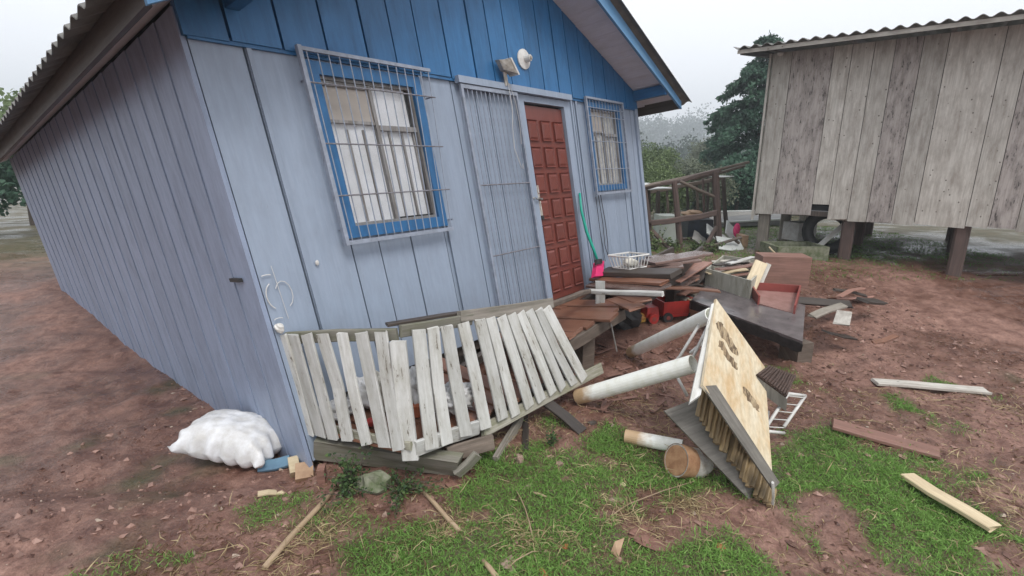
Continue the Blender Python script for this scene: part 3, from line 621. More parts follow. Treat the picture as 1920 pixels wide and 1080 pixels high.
part('chain', tube([H(3.05, 1.70, 0.04), H(3.0, 1.69, 0.055), H(2.965, 1.70, 0.085)], 0.008), 'steel', dr)
part('padlock', hb(3.14, 3.175, 1.455, 1.50, -0.01, 0.03), 'black_rubber', dr)
part('door_sill', hb(3.05, 3.95, 0.40, 0.455, -0.05, 0.16), 'brown_deck', house)
# scribble, scuffs and hanging wires on the boards
def arc(ca, cb, ra, rb_, t0, t1, r): return tube([H(ca + ra * math.cos(t), cb + rb_ * math.sin(t), 0.019) for t in np.linspace(t0, t1, 9)], r, 5)
part('chalk_mark', join(arc(0.075, 1.22, 0.06, 0.09, 1.9, 4.3, 0.0035), arc(0.135, 1.22, 0.055, 0.09, -1.3, 2.6, 0.0025), arc(0.05, 1.36, 0.03, 0.006, 0.2, 3.0, 0.0035), arc(0.05, 1.06, 0.03, 0.01, 0.2, 2.9, 0.0025), tube([H(0.10, 1.42, 0.019), H(0.115, 1.05, 0.019)], 0.0018, 4)), 'white_plastic', house)
part('paint_chip', lump(H(0.42, 1.39, 0.022), 0.014, 0.006, 0.02, 0.8, 3), 'white_plastic', house)
part('wire', tube([H(4.40, 1.66, 0.03), H(4.43, 1.3, 0.03), H(4.41, 1.0, 0.035), H(4.45, 0.86, 0.04), H(4.48, 1.02, 0.04), H(4.49, 1.3, 0.035), H(4.46, 1.66, 0.03)], 0.005, 5), 'black_rubber', house)
part('wire', tube([H(4.33, 1.64, 0.03), H(4.34, 1.2, 0.03), H(4.36, 0.8, 0.04)], 0.004, 5), 'black_rubber', house)
part('wall_latch', hexa([H(-0.03, 1.33, -0.16), H(-0.06, 1.33, -0.16), H(-0.06, 1.355, -0.16), H(-0.03, 1.355, -0.16), H(-0.03, 1.33, -0.3), H(-0.06, 1.33, -0.3), H(-0.06, 1.355, -0.3), H(-0.03, 1.355, -0.3)]), 'black_rubber', house)

# ---- fittings on the wall
fl = thing('floodlight', H(2.80, 2.83, 0.05), 'dirty white floodlight over the door grille with loose white cable', 'floodlight')
part('bracket', plank(H(2.80, 2.80, 0.087), H(2.785, 2.92, 0.10), HN, 0.045, 0.015), 'dirty_white', fl)
part('housing', hexa([H(2.70, 3.02, 0.07), H(2.76, 2.93, 0.07), H(2.74, 2.93, 0.13), H(2.69, 3.01, 0.13), H(2.80, 3.02, 0.10), H(2.86, 2.90, 0.09), H(2.84, 2.89, 0.21), H(2.78, 3.01, 0.20)]), 'dirty_white', fl)
part('shade_rim', hexa([H(2.79, 3.03, 0.09), H(2.87, 2.885, 0.085), H(2.85, 2.875, 0.215), H(2.775, 3.02, 0.205), H(2.80, 3.035, 0.09), H(2.885, 2.89, 0.085), H(2.865, 2.88, 0.22), H(2.79, 3.025, 0.21)]), 'white_plastic', fl)
part('cable', tube([H(2.810, 2.84, 0.10), H(2.800, 2.6, 0.115), H(2.755, 2.4, 0.115), H(2.740, 2.2, 0.11), H(2.800, 2.02, 0.11), H(2.830, 2.0, 0.11), H(2.835, 2.05, 0.11)], 0.004, 5), 'cable_white', fl)
part('cable', tube([H(2.820, 2.82, 0.105), H(2.870, 2.65, 0.11), H(2.910, 2.45, 0.09), H(2.915, 2.25, 0.07)], 0.0035, 5), 'cable_white', fl)
wlp = thing('wall_lamp', H(3.21, 3.09, 0.05), 'round white lamp holder without bulb on the blue gable', 'lamp')
part('back_plate', tube([H(3.19, 3.10, 0.048), H(3.19, 3.10, 0.062), H(3.19, 3.10, 0.075)], [0.10, 0.10, 0.05], 18), 'white_plastic', wlp)
part('socket', tube([H(3.20, 3.10, 0.07), H(3.21, 3.10, 0.13)], [0.04, 0.033], 12), 'white_plastic', wlp)
part('rim', tube([H(3.21, 3.10, 0.13), H(3.213, 3.10, 0.142)], [0.022, 0.018], 10), 'dirty_white', wlp)
# ================================================================== DECK AND PICKET RAILING
UP = V(0, 0, 1)
S0 = V(-1.447, 3.254, 0.20); ST = V(-1.566, 3.253, 0.95)        # left railing, wall end (bottom, top)
C0 = Pz(775, 855, 0.25); CT = V(-0.74, 3.14, 1.02)              # sagging outer corner (bottom, top)
E0 = Pz(1098, 700, 0.27); ET = Py(1028, 576, 4.02)              # fallen right end (bottom, top)
def vplane(u, v, A, B):
    d_ = B - A; n_ = norm(V(d_[1], -d_[0], 0)); return hit(u, v, A, n_)
def railing(name, label, pk, A0, B0, A1, B1, w, extra=None):
    t = thing(name, (A0 + B0) / 2, label, 'railing')
    d_ = norm(B0 - A0); out = norm(V(d_[1], -d_[0], 0))
    for (ut, vt), (ub, vb) in pk:
        b = vplane(ub, vb, A0, B0); tp = vplane(ut, vt, A1, B1)
        nn = norm(np.cross(tp - b, d_)); nn = nn if np.dot(nn, CAM - b) > 0 else -nn
        part('picket', plank(b, tp, nn, w * (0.92 + 0.16 * rng.random()), 0.02, 0.005, bow=rng.normal(0, 0.006)), 'white_picket', t)
    return t
lp = [((527, 628), (580, 814)), ((549, 628), (602, 818)), ((575, 628), (625, 823)), ((604, 627), (652, 827)), ((641, 625), (688, 834)), ((677, 623), (722, 839)), ((714, 622), (748, 842))]
rp1 = [((785, 619), (810, 842)), ((812, 615), (838, 832)), ((837, 611), (874, 818))]
rp2 = [((868, 605), (911, 803)), ((899, 599), (943, 786)), ((919, 596), (967, 779)), ((939, 593), (993, 762)), ((958, 589), (1015, 750)), ((975, 586), (1037, 738)), ((991, 582), (1055, 728)), ((1009, 580), (1076, 720)), ((1024, 578), (1095, 711))]
back = V(-0.02, 0.035, 0.0)
t1 = railing('picket_railing', 'weathered white picket railing standing at the left end of the deck', lp, S0, C0, ST, CT, 0.096)
part('rail', plank(ST + V(0.0, 0.03, -0.035), CT + V(-0.02, 0.035, -0.04), V(0, -1, 0.05), 0.085, 0.028, 0.006), 'old_beam', t1)
part('rail', plank(S0 + V(0.03, 0.035, 0.055), C0 + V(-0.02, 0.035, 0.05), V(0, -1, 0.05), 0.06, 0.028, 0.006), 'mossy_wood', t1)
part('corner_post', plank(vplane(772, 857, S0, C0 + V(0.2, 0, 0)) + V(0.0, -0.03, 0), Py(746, 640, CT[1] - 0.03), V(0, -1, 0.1), 0.105, 0.05, 0.004), 'white_picket', t1)
t2 = railing('picket_railing', 'short stained white picket railing panel beside the corner post, upright', rp1, C0, E0, CT, ET, 0.098)
RB = norm(E0 - C0)
def rpt(u, v, back_=0.0): o = norm(V(-0.7, 0.7, 0)) * back_; return vplane(u, v, C0 + o, E0 + o)
part('rail', plank(rpt(778, 842, 0.03), rpt(899, 800, 0.03), V(0.7, -0.7, 0), 0.11, 0.03, 0.006), 'white_picket', t2)
def tpt(u, v, back_=0.0): o = norm(V(-0.7, 0.7, 0)) * back_; return vplane(u, v, CT + o, ET + o)
part('rail', plank(tpt(752, 621, 0.03), tpt(885, 598, 0.03), V(0.7, -0.7, 0), 0.085, 0.03, 0.006), 'old_beam', t2)
t3 = railing('picket_railing', 'longest white picket railing panel, fallen back towards the door', rp2, C0, E0, CT, ET, 0.096)
part('rail', plank(rpt(905, 808, 0.03), rpt(1128, 690, 0.03), V(0.6, -0.6, 0.3), 0.10, 0.03, 0.008), 'mossy_wood', t3)
part('rail', plank(tpt(862, 594, 0.035), tpt(1035, 568, 0.035), V(0.6, -0.6, 0.3), 0.085, 0.035, 0.008), 'grey_wood', t3)
props(obj('fallen_rail', *plank(tpt(725, 609, 0.10), tpt(930, 578, 0.10), V(0, 0, 1), 0.05, 0.022, 0.006)[:2], 'dark_wood', None, plank(tpt(725, 609, 0.10), tpt(930, 578, 0.10), V(0, 0, 1), 0.05, 0.022)[2]), 'dark thin board lying on top of the picket railing against the wall', 'board')
a_, c_ = hfloor(1112, 545, 0.62)
piece('splintered_beam', 'splintered grey beam running from the railing top to the door sill', 'beam', plank(tpt(1010, 578, 0.07), H(a_, 0.62, c_), UP, 0.05, 0.05, 0.007, 4), 'dark_rim')
pt = on_ground(527, 618)
wisp = lump(H(0.03, 1.0, 0.03), 0.03, 0.02, 0.035, 0.4, 9, 0.5, 10, 8); piece('paper_scrap', 'crumpled white scrap on top of the leftmost picket', 'scrap', wisp, 'white_plastic')

# left deck section, sunken inside the railing
ld = thing('sunken_deck', H(0.9, 0.0, 0.5), 'sunken left part of the wooden deck behind the white pickets', 'deck')
wA, wB = H(0.06, 0.22, 0.06), H(2.05, 0.50, 0.06)
fA, fB = C0 + V(-0.03, 0.06, -0.02), E0 + V(-0.06, 0.06, 0.02)
nP = 11
for i in range(7):
    t_ = (i + 0.5) / nP; w_ = np.linalg.norm(wB - wA) / nP
    part('plank', plank(wA + (wB - wA) * t_, fA + (fB - fA) * t_, UP, w_ * 0.93, 0.025, 0.006), 'brown_deck', ld)
part('joist', plank(wA + V(0.3, 0.1, -0.06), wB + V(0.2, -0.1, -0.06), UP, 0.05, 0.09), 'dark_wood', ld)
part('joist', plank(fA + V(0.02, 0.12, -0.065), fB + V(-0.05, 0.02, -0.065), UP, 0.05, 0.09), 'dark_wood', ld)
piece('deck_beam', 'thick mossy grey beam under the left picket railing', 'beam', hexa([Pz(588, 828, 0.17), Pz(588, 862, 0.0), Pz(588, 862, 0.0) + V(0, 0.12, 0), Pz(588, 828, 0.17) + V(0, 0.12, 0), Pz(858, 868, 0.15), Pz(852, 893, -0.02), Pz(852, 893, -0.02) + V(0.03, 0.12, 0), Pz(858, 868, 0.15) + V(0.03, 0.12, 0)]), 'old_beam')
piece('support_board', 'dark weathered board lying under the corner of the sunken deck', 'board', plank(Pz(840, 852, 0.12), Pz(925, 828, 0.14), V(0.5, -0.7, 0.3), 0.11, 0.03), 'dark_rim')
piece('support_board', 'tilted mossy beam end below the deck corner, on the grass', 'board', plank(Pz(855, 890, 0.02), Pz(895, 852, 0.14), V(0.7, -0.7, 0), 0.075, 0.04), 'old_beam')
piece('strut', 'slanting grey strut propping the fallen picket railing', 'strut', plank(on_ground(928, 862, 0.0), rpt(978, 785, 0.12), V(0.6, -0.8, 0), 0.085, 0.04, 0.006), 'grey_wood')
piece('strut', 'short upright dark post below the fallen railing', 'strut', plank(on_ground(985, 842, -0.02), rpt(984, 775, 0.2), V(0.6, -0.8, 0), 0.06, 0.05, 0.004), 'dark_wood')
piece('strut', 'dark wet board sliding from under the deck into the mud', 'board', plank(Pz(1022, 752, 0.16), on_ground(1092, 815, 0.01), V(0.2, -0.4, 1), 0.10, 0.025, 0.006), 'dark_wood')

# door deck section, tilted with the house; boards run out from the wall
dd = thing('door_deck', H(2.7, 0.0, 0.5), 'brown wet deck boards in front of the red door', 'deck')
for i, (a0, a1, bb) in enumerate([(2.02, 2.13, 0.385), (2.15, 2.27, 0.395), (2.30, 2.45, 0.40), (2.48, 2.66, 0.405), (2.70, 2.93, 0.44), (2.965, 3.15, 0.43), (3.185, 3.40, 0.46)]):
    e = 0.80 + 0.05 * rng.random() + (0.12 if i == 4 else 0)
    part('plank', plank(H((a0 + a1) / 2, bb, 0.04), H((a0 + a1) / 2 + 0.02, bb + 0.03, e), HU, a1 - a0, 0.032, 0.003, 3), 'brown_deck', dd)
part('rim_joist', plank(H(1.98, 0.315, 0.80), H(3.3, 0.38, 0.80), HU, 0.05, 0.12, 0.006, 3), 'dark_rim', dd)
part('joist', plank(H(2.0, 0.31, 0.15), H(3.4, 0.38, 0.12), HU, 0.05, 0.12), 'dark_wood', dd)
b_ = H(2.7, 0.29, 0.66); gz0 = ground_z(b_[0], b_[1])
part('pier', box((b_[0], b_[1], (b_[2] + gz0) / 2 - 0.02), 0.16, 0.16, b_[2] - gz0, 0.6), 'dark_rim', dd)
part('steel_leg', tube([H(2.95, 0.36, 0.84), H(2.95, 0.06, 0.87)], 0.008, 6), 'steel', dd)
# mid section: boards broken loose, one step higher
md = thing('broken_deck', H(4.0, 0.2, 0.5), 'broken middle deck boards stepping up beside the door, thick dark board on top', 'deck')
def dplank(u0, v0, u1, v1, bb, w, th_, mat, par, b2=None, name='plank'):
    a0, c0 = hfloor(u0, v0, bb); a1, c1 = hfloor(u1, v1, b2 or bb)
    return part(name, plank(H(a0, bb, c0), H(a1, b2 or bb, c1), HU, w, th_, 0.006, 3), mat, par)
for q in [(1118, 534, 1205, 565, .52, .22, .028, 'brown_deck'), (1150, 560, 1195, 578, .50, .2, .028, 'brown_deck'), (1112, 531, 1243, 541, .62, .30, .03, 'wet_deck'), (1112, 521, 1245, 530, .67, .16, .035, 'brown_deck'), (1132, 509, 1268, 513, .73, .26, .06, 'dark_wood')]:
    dplank(*q, md)
part('rim_joist', plank(H(3.42, 0.44, 0.86), H(4.9, 0.56, 0.86), HU, 0.05, 0.12, 0.006, 3), 'dark_wood', md)
part('joist', plank(H(3.42, 0.43, 0.2), H(4.9, 0.52, 0.2), HU, 0.05, 0.12), 'dark_wood', md)
b_ = H(4.35, 0.45, 0.35); gz0 = ground_z(b_[0], b_[1]); part('pier', box((b_[0], b_[1], (b_[2] + gz0) / 2 - 0.02), 0.22, 0.12, b_[2] - gz0, 0.6), 'dark_wood', md)
ud = thing('wet_deck', H(5.4, 0.2, 0.6), 'pale wet boards of the deck end near the house corner', 'deck')
for q in [(1185, 503, 1280, 497, .735, .26, .03, 'wet_deck'), (1195, 499, 1308, 486, .76, .24, .03, 'wet_deck'), (1215, 492, 1320, 474, .80, .30, .035, 'wet_deck'), (1222, 485, 1270, 478, .80, .24, .03, 'wet_deck')]:
    dplank(*q, ud)
part('rim_joist', plank(H(4.7, 0.62, 0.90), H(6.15, 0.70, 0.66), HU, 0.05, 0.12, 0.006, 3), 'dark_wood', ud)
part('joist', plank(H(4.7, 0.60, 0.2), H(6.3, 0.68, 0.15), HU, 0.05, 0.12), 'dark_wood', ud)
for a, c in ((4.75, 0.8), (5.9, 0.6)):
    b_ = H(a, 0.58, c); gz0 = ground_z(b_[0], b_[1]); part('pier', box((b_[0], b_[1], (b_[2] + gz0) / 2 - 0.02), 0.12, 0.14, max(0.08, b_[2] - gz0), 0.6), 'dark_wood', ud)

# loose boards fanned out below the deck end
loose = [(1262, 527, 1322, 492, 'reddish reclaimed board on top of the fanned pile by the deck end'), (1262, 541, 1325, 505, 'second board down in the fanned pile by the deck end'), (1270, 552, 1330, 515, 'third board down in the fanned pile by the deck end, greyer'), (1272, 562, 1332, 528, 'lowest board of the fanned pile by the deck end')]
for i, (u0, v0, u1, v1, lb) in enumerate(loose):
    z = 0.62 - 0.10 * i
    piece('loose_board', lb, 'board', plank(Pz(u0, v0, z), Pz(u1, v1, z + 0.06), UP, 0.2, 0.025, 0.006), ['reddish_wood', 'wet_deck', 'reddish_wood', 'grey_wood'][i])

# white stake and fallen white rail on the door deck
a_, c_ = hfloor(1125, 573, 0.46)
piece('white_stake', 'short white painted board standing upright on the door deck', 'board', plank(H(a_, 0.46, c_), H(a_, 0.46, c_) + V(-0.01, 0.0, 0.28), V(-0.2, -1, 0.1), 0.105, 0.03), 'white_picket')
a0, c0 = hfloor(1104, 546, 0.64); a1, c1 = hfloor(1243, 551, 0.66)
piece('fallen_rail', 'long white painted rail lying across the broken deck boards', 'rail', plank(H(a0, 0.64, c0), H(a1, 0.66, c1), HU, 0.06, 0.045, 0.005, 3), 'white_picket')

# pan with long green handle by the door
a_, c_ = hfloor(1124, 512, 0.70)
dp = thing('dustpan', H(4.1, 0.7, 0.06), 'pink dustpan with long green handle leaning beside the door', 'dustpan')
def HW(u, v, c): return hit(u, v, H(0, 0, c), norm(np.cross(HD, HU)))
hp = [HW(1087, 362, 0.05), HW(1090, 395, 0.08), HW(1100, 435, 0.13), HW(1112, 465, 0.18), HW(1121, 491, 0.22)]
part('handle', tube(hp, [0.012, 0.016, 0.019, 0.018, 0.016], 8), 'green_plastic', dp, smoothf=True)
part('pan', slab([HW(1120, 490, 0.23), HW(1133, 489, 0.23), HW(1131, 517, 0.30), HW(1116, 518, 0.30)], 0.06), 'pink_plastic', dp)
part('grip_clip', slab([HW(1119, 486, 0.26), HW(1129, 485, 0.26), HW(1130, 494, 0.27), HW(1119, 496, 0.27)], 0.03), 'black_rubber', dp)
# white wire basket against the wall
bk = thing('wire_basket', H(5.35, 0.75, 0.15), 'white plastic wire basket tipped over against the house wall', 'basket')
def HF(u, v, b): q = hfloor(u, v, b); return H(q[0], b, q[1])
Bc = [HF(1180, 505, 0.765), HF(1212, 500, 0.765), HF(1212, 500, 0.765) - HN * 0.22 + V(0, 0, .02), HF(1180, 505, 0.765) - HN * 0.22 + V(0, 0, .02)]; Bt = [p + V(-0.02, 0, 0.15) + (p - sum(Bc) / 4) * 0.22 for p in Bc]
for k in range(4):
    part('wire', tube([Bc[k], Bc[(k + 1) % 4]], 0.008, 5), 'white_plastic', bk); part('wire', tube([Bt[k], Bt[(k + 1) % 4]], 0.011, 5), 'white_plastic', bk)
    for f in (0, 0.17, 0.33, 0.5, 0.67, 0.83): part('wire', tube([Bc[k] * (1 - f) + Bc[(k + 1) % 4] * f, Bt[k] * (1 - f) + Bt[(k + 1) % 4] * f], 0.006, 5), 'white_plastic', bk)
for f in (0.33, 0.67): part('wire', tube([Bc[0] * (1 - f) + Bc[1] * f, Bc[3] * (1 - f) + Bc[2] * f], 0.006, 5), 'white_plastic', bk)
piece('cream_rag', 'small cream cloth inside the wire basket', 'cloth', lump(sum(Bc) / 4 + V(0, 0, 0.05), 0.09, 0.06, 0.05, 0.4, 12, 0.4), 'sack_cream', smoothf=True)

# ================================================================== SACKS AND SMALL THINGS AT THE DECK
def floor_l(u, v):                               # point of the sunken deck's floor
    n_ = np.cross(wB - wA, fA - wA); return hit(u, v, wA + V(0, 0, 0.02), n_)
for (u, v, rx, ry, rz, rot, sd, mt, lb) in [
    (628, 792, 0.17, 0.11, 0.09, 0.3, 21, 'sackcloth', 'small knotted white plastic bag behind the left pickets'),
    (690, 770, 0.13, 0.12, 0.17, 0.5, 22, 'sackcloth', 'pale upright white sack behind the left pickets, largest beside the corner'),
    (742, 770, 0.15, 0.13, 0.23, 0.9, 23, 'sack_cream', 'cream sack standing behind the corner post'),
    (795, 768, 0.13, 0.13, 0.22, 0.6, 24, 'sackcloth', 'tall white sack right of the corner post'),
    (856, 775, 0.17, 0.12, 0.13, 0.8, 25, 'sackcloth', 'low pale blue-white sack farthest right behind the pickets')]:
    p = floor_l(u, v)
    piece('sack', lb, 'sack', lump(p + V(-0.03, 0.08, rz * 0.62), rx, ry, rz * 0.75, rot, sd, 0.45, 44, 30, 2.6, 0.8, rz * 0.62, 0.16), mt, smoothf=True)
piece('orange_cup', 'orange plastic cup between the sacks on the deck', 'cup', tube([floor_l(782, 780) + V(0, 0, 0.0), floor_l(782, 780) + V(0, 0, 0.09)], [0.028, 0.04], 12), 'brick_orange')
piece('red_scrap', 'red scrap on the deck floor behind the pickets', 'scrap', lump(floor_l(697, 798) + V(0, 0, 0.03), 0.05, 0.03, 0.03, 0.3, 31, 0.4, 10, 8), 'red_plastic')
def pillow(c, lx, ly, h, rz_, ry_, seed):
    n_, m_ = 44, 30; r2 = np.random.default_rng(seed); gx, gy = np.meshgrid(np.linspace(-1, 1, n_), np.linspace(-1, 1, m_)); o1, o2 = r2.random(2) * 30
    pf = np.clip((1 - np.abs(gx) ** 3) * (1 - np.abs(gy) ** 3), 0, 1) ** 0.5; edge = np.clip(np.maximum(np.abs(gx), np.abs(gy)), 0, 1) ** 3
    wr = (np.abs(fbm(gx * 3.2 + o1, gy * 4.5 + o2, 4) - 0.5) * -0.16 + (fbm(gx * 9 + o2, gy * 12 + o1, 3) - 0.5) * 0.07 * (0.4 + edge)) * (0.25 + pf)
    px = gx * lx * (1 - 0.10 * np.abs(gy) ** 2 * (1 - np.abs(gx))) + 0.02 * edge * np.sin(gy * 14); py = gy * ly * (1 - 0.12 * (1 - gx ** 2) * 0.5) + 0.015 * edge * np.sin(gx * 17)
    vs_ = []
    for sg in (1, -1):
        z_ = sg * h * (pf * (0.8 if sg > 0 else 0.45) + wr * (1 if sg > 0 else 0.3)) * 1.0 + 0.01 * edge * np.sin(gx * 20 + gy * 9)
        vs_.append(np.stack([px, py, z_ + sg * 0.004], 2).reshape(-1, 3))
    v = np.vstack(vs_); Mr = np.array(Matrix.Rotation(rz_, 3, 'Z') @ Matrix.Rotation(ry_, 3, 'Y')); v = v @ Mr.T + V(*c); f = []; nm = n_ * m_
    for a in range(m_ - 1):
        for b in range(n_ - 1): q = a * n_ + b; f.append([q, q + 1, q + n_ + 1, q + n_]); f.append([nm + q, nm + q + n_, nm + q + n_ + 1, nm + q + 1])
    bd = [b for b in range(n_)] + [a * n_ + n_ - 1 for a in range(1, m_)] + [(m_ - 1) * n_ + b for b in range(n_ - 2, -1, -1)] + [a * n_ for a in range(m_ - 2, 0, -1)]
    for k_ in range(len(bd)): q, q2 = bd[k_], bd[(k_ + 1) % len(bd)]; f.append([q2, q, nm + q, nm + q2])
    return v, f
p = on_ground(470, 872)
sv, sf = pillow(p + V(-0.16, 0.12, 0.13), 0.36, 0.24, 0.24, -0.15, 0.10, 41)
sk = props(obj('sack', sv, sf, 'sackcloth', smoothf=True), 'big white woven sack lying at the foot of the wall, left', 'sack')
piece('blue_board', 'pale blue board edge under the wall beside the white sack', 'board', plank(on_ground(487, 886, 0.035), on_ground(545, 876, 0.05), V(0, -0.5, 1), 0.09, 0.03), 'blue_pale')
piece('wood_block', 'pale split wood block under the corner of the wall', 'block', box(on_ground(553, 888, 0.03), 0.07, 0.13, 0.12, 0.5, 0.5), 'fresh_wood')
piece('wood_block', 'brown square brick leaning under the corner of the wall', 'block', box(on_ground(572, 892, 0.03), 0.12, 0.13, 0.06, 0.35, 0.45), 'cardboard')
piece('wood_block', 'small upright brown block beside the deck beam', 'block', box(on_ground(604, 895, 0.04), 0.05, 0.08, 0.13, 0.2), 'reddish_wood')
# stones
for (u, v, rx, ry, rz, mt, lb) in [
    (700, 912, 0.16, 0.10, 0.10, 'mossy_stone', 'large mossy stone under the deck beam beside the plant'), (655, 905, 0.09, 0.07, 0.06, 'mossy_stone', 'smaller mossy stone left of the plant'),
    (975, 858, 0.065, 0.04, 0.03, 'pale_stone', 'flat pale stone on grass below the slanting strut'), (1050, 862, 0.05, 0.035, 0.028, 'pale_stone', 'pale pinkish stone in grass right of the struts'),
    (992, 908, 0.06, 0.03, 0.016, 'pale_stone', 'flat pinkish stone in the middle of the grass'), (850, 910, 0.08, 0.05, 0.03, 'clay', 'reddish clay lump in front of the deck beam'),
    (1060, 1018, 0.03, 0.02, 0.015, 'brick_orange', 'small orange brick chip in the grass'), (1352, 1020, 0.06, 0.028, 0.012, 'brick_orange', 'flat orange tile shard in the grass, right'),
    (722, 967, 0.028, 0.02, 0.02, 'pale_stone', 'small round pale pebble on the bare earth'), (1020, 1072, 0.05, 0.02, 0.014, 'brick_orange', 'orange shard at the bottom edge of the photo'),
    (1168, 908, 0.026, 0.02, 0.014, 'fresh_wood', 'small square pale chip in the grass below the can'), (1156, 935, 0.06, 0.03, 0.012, 'pale_stone', 'flat greyish stone sunk in grass near the can'),
    (1220, 1020, 0.11, 0.06, 0.02, 'clay', 'broad flat muddy clod in the grass, front right'), (955, 1048, 0.07, 0.05, 0.016, 'pale_stone', 'flat greyish clod at the front of the grass'),
    (1165, 690, 0.13, 0.10, 0.03, 'clay', 'orange clay clod at the end of the upper white pipe'), (1110, 800, 0.05, 0.03, 0.02, 'dark_wood', 'black charred lump on the mud'),
    (1230, 650, 0.2, 0.08, 0.02, 'clay', 'flat muddy shard below the red toy truck'), (1200, 1000, 0.09, 0.06, 0.02, 'clay', 'flat brown clod left of the broad clod'),
    (845, 1003, 0.05, 0.03, 0.012, 'clay', 'brown clod beside the bamboo stick')]:
    piece('stone', lb, 'stone', lump(on_ground(u, v, rz * 0.2), rx * 0.8, ry * 0.85, rz * 0.8, rng.random() * 3, int(u), 0.75, 9, 6, 2.2), mt)
piece('wood_chip', 'bone-like pale wood chip on the earth, left', 'wood chip', join(plank(on_ground(484, 932, 0.012), on_ground(520, 928, 0.014), UP, 0.05, 0.014), lump(on_ground(527, 928, 0.015), 0.025, 0.018, 0.014, 0, 5, 0.3, 10, 6)), 'fresh_wood')
piece('leaf', 'curled pale brown dead leaf standing in the grass, front right', 'leaf', (np.array([on_ground(1145, 1030, 0.01), on_ground(1160, 1040, 0.005), on_ground(1170, 1020, 0.05), on_ground(1152, 1025, 0.05), on_ground(1146, 1030, 0.016), on_ground(1160, 1040, 0.011), on_ground(1170, 1020, 0.056), on_ground(1152, 1025, 0.056)]),
                [[0, 1, 2, 3], [7, 6, 5, 4], [0, 4, 5, 1], [1, 5, 6, 2], [2, 6, 7, 3], [3, 7, 4, 0]], np.zeros((24, 2))), 'cardboard')
# poles on the ground
for (u0, v0, u1, v1, r, lb) in [(632, 914, 497, 1072, 0.017, 'long straight wooden pole lying on the earth, front left'), (795, 928, 862, 1003, 0.014, 'bamboo stick lying in the grass below the deck beam'), (905, 1047, 940, 1085, 0.015, 'stick end entering at the bottom edge of the photo'), (1025, 935, 1000, 925, 0.008, 'thin short twig in the middle of the grass')]:
    p0 = on_ground(u0, v0, r * 0.8); p1 = on_ground(u1, v1, r * 0.8)
    piece('stick', lb, 'stick', tube([p0, p0 * 0.66 + p1 * 0.34 + V(0, 0, 0.004), p0 * 0.33 + p1 * 0.67 - V(0.006, 0, -0.004), p1], [r * 0.8, r, r * 1.05, r], 8), 'pole_wood', smoothf=True)

# ================================================================== OVERTURNED CANOPY
cn = thing('overturned_canopy', on_ground(1400, 930), 'overturned small porch roof with cream stained panel and stacked battens', 'porch roof')
A_ = Py(1343, 560, 3.9); B_ = Py(1434, 688, 3.75); C_ = Py(1448, 888, 2.86); pn_ = norm(np.cross(C_ - A_, B_ - A_)); pn_ = pn_ if np.dot(pn_, CAM - A_) > 0 else -pn_; D_ = hit(1318, 722, A_, pn_)
part('cream_panel', slab([A_, B_, C_, D_], 0.02), 'cream_panel', cn)
def on_panel(u, v, off=0.004):
    # panel is slightly warped: use the triangle plane nearest to the pixel
    p = hit(u, v, A_, pn_); return p + pn_ * off
def patch(pts, name):
    out = []
    for k_ in range(len(pts)):
        a_p, b_p = pts[k_], pts[(k_ + 1) % len(pts)]
        for f_p in (0, 0.33, 0.66): out.append((a_p[0] + (b_p[0] - a_p[0]) * f_p + rng.normal(0, 0.9), a_p[1] + (b_p[1] - a_p[1]) * f_p + rng.normal(0, 1.1)))
    pts = out
    v = [on_panel(u, w_, 0.002) for u, w_ in pts]; k = len(v); b = [q - pn_ * 0.006 for q in v]
    f = [list(range(k)), [2 * k - 1 - j for j in range(k)]] + [[j, (j + 1) % k + 0, (j + 1) % k + k, j + k] for j in range(k)]
    uv = []; base = np.array([[0.0035 * (w_ - 560), 0.003 * (u - 1300)] for u, w_ in pts])
    for q in f: uv += [base[j % k] for j in q]
    return obj(name, v + b, f, 'bare_patch', cn, np.array(uv))
patch([(1342, 606), (1348, 602), (1358, 612), (1366, 628), (1374, 640), (1382, 656), (1384, 666), (1372, 662), (1366, 650), (1362, 640), (1354, 634), (1346, 622)], 'bare_patch')
patch([(1349, 638), (1356, 642), (1364, 656), (1374, 672), (1382, 684), (1383, 694), (1374, 688), (1364, 674), (1354, 660), (1349, 648)], 'bare_patch')
patch([(1393, 724), (1400, 730), (1412, 746), (1421, 762), (1422, 772), (1412, 764), (1402, 750), (1394, 736)], 'bare_patch')
part('edge_board', slab([Py(1334, 570, 3.84), Py(1344, 566, 3.88), Py(1314, 740, 2.93), Py(1293, 755, 2.86)], 0.025), 'white_picket', cn)
part('lower_board', slab([Py(1317, 724, 2.97), Py(1343, 722, 2.99), Py(1462, 905, 2.72), Py(1450, 918, 2.70)], 0.018), 'sheet_dark', cn)
G1 = Py(1245, 770, 3.22); G2 = Py(1408, 940, 2.80); G3 = Py(1455, 950, 2.84); G4 = Py(1318, 742, 3.22)
part('base_sheet', slab([G1, G2, G3, G4], 0.02), 'sheet_dark', cn)
for k in range(22):
    f = k / 21; u = 1312 + (1444 - 1312) * f; v = 762 + (936 - 762) * f + 8 * math.sin(f * 3)
    y0 = 3.12 + (2.76 - 3.12) * f; y0 -= 0.02
    hh = 34 - 16 * f + rng.random() * 10
    b0 = Py(u - 3 + rng.normal(0, 1), v + 10 + rng.random() * 12, y0 - 0.02); b1 = Py(u + 8, v - hh, y0 + 0.10)
    part('batten', plank(b0, b1, V(-0.7, -0.6, 0.3), 0.03, 0.022, 0.003), 'batten_wood', cn)
part('edge_strip', plank(Py(1449, 905, 2.70), Py(1449, 945, 2.72), V(-0.5, -0.8, 0), 0.015, 0.02), 'white_picket', cn)
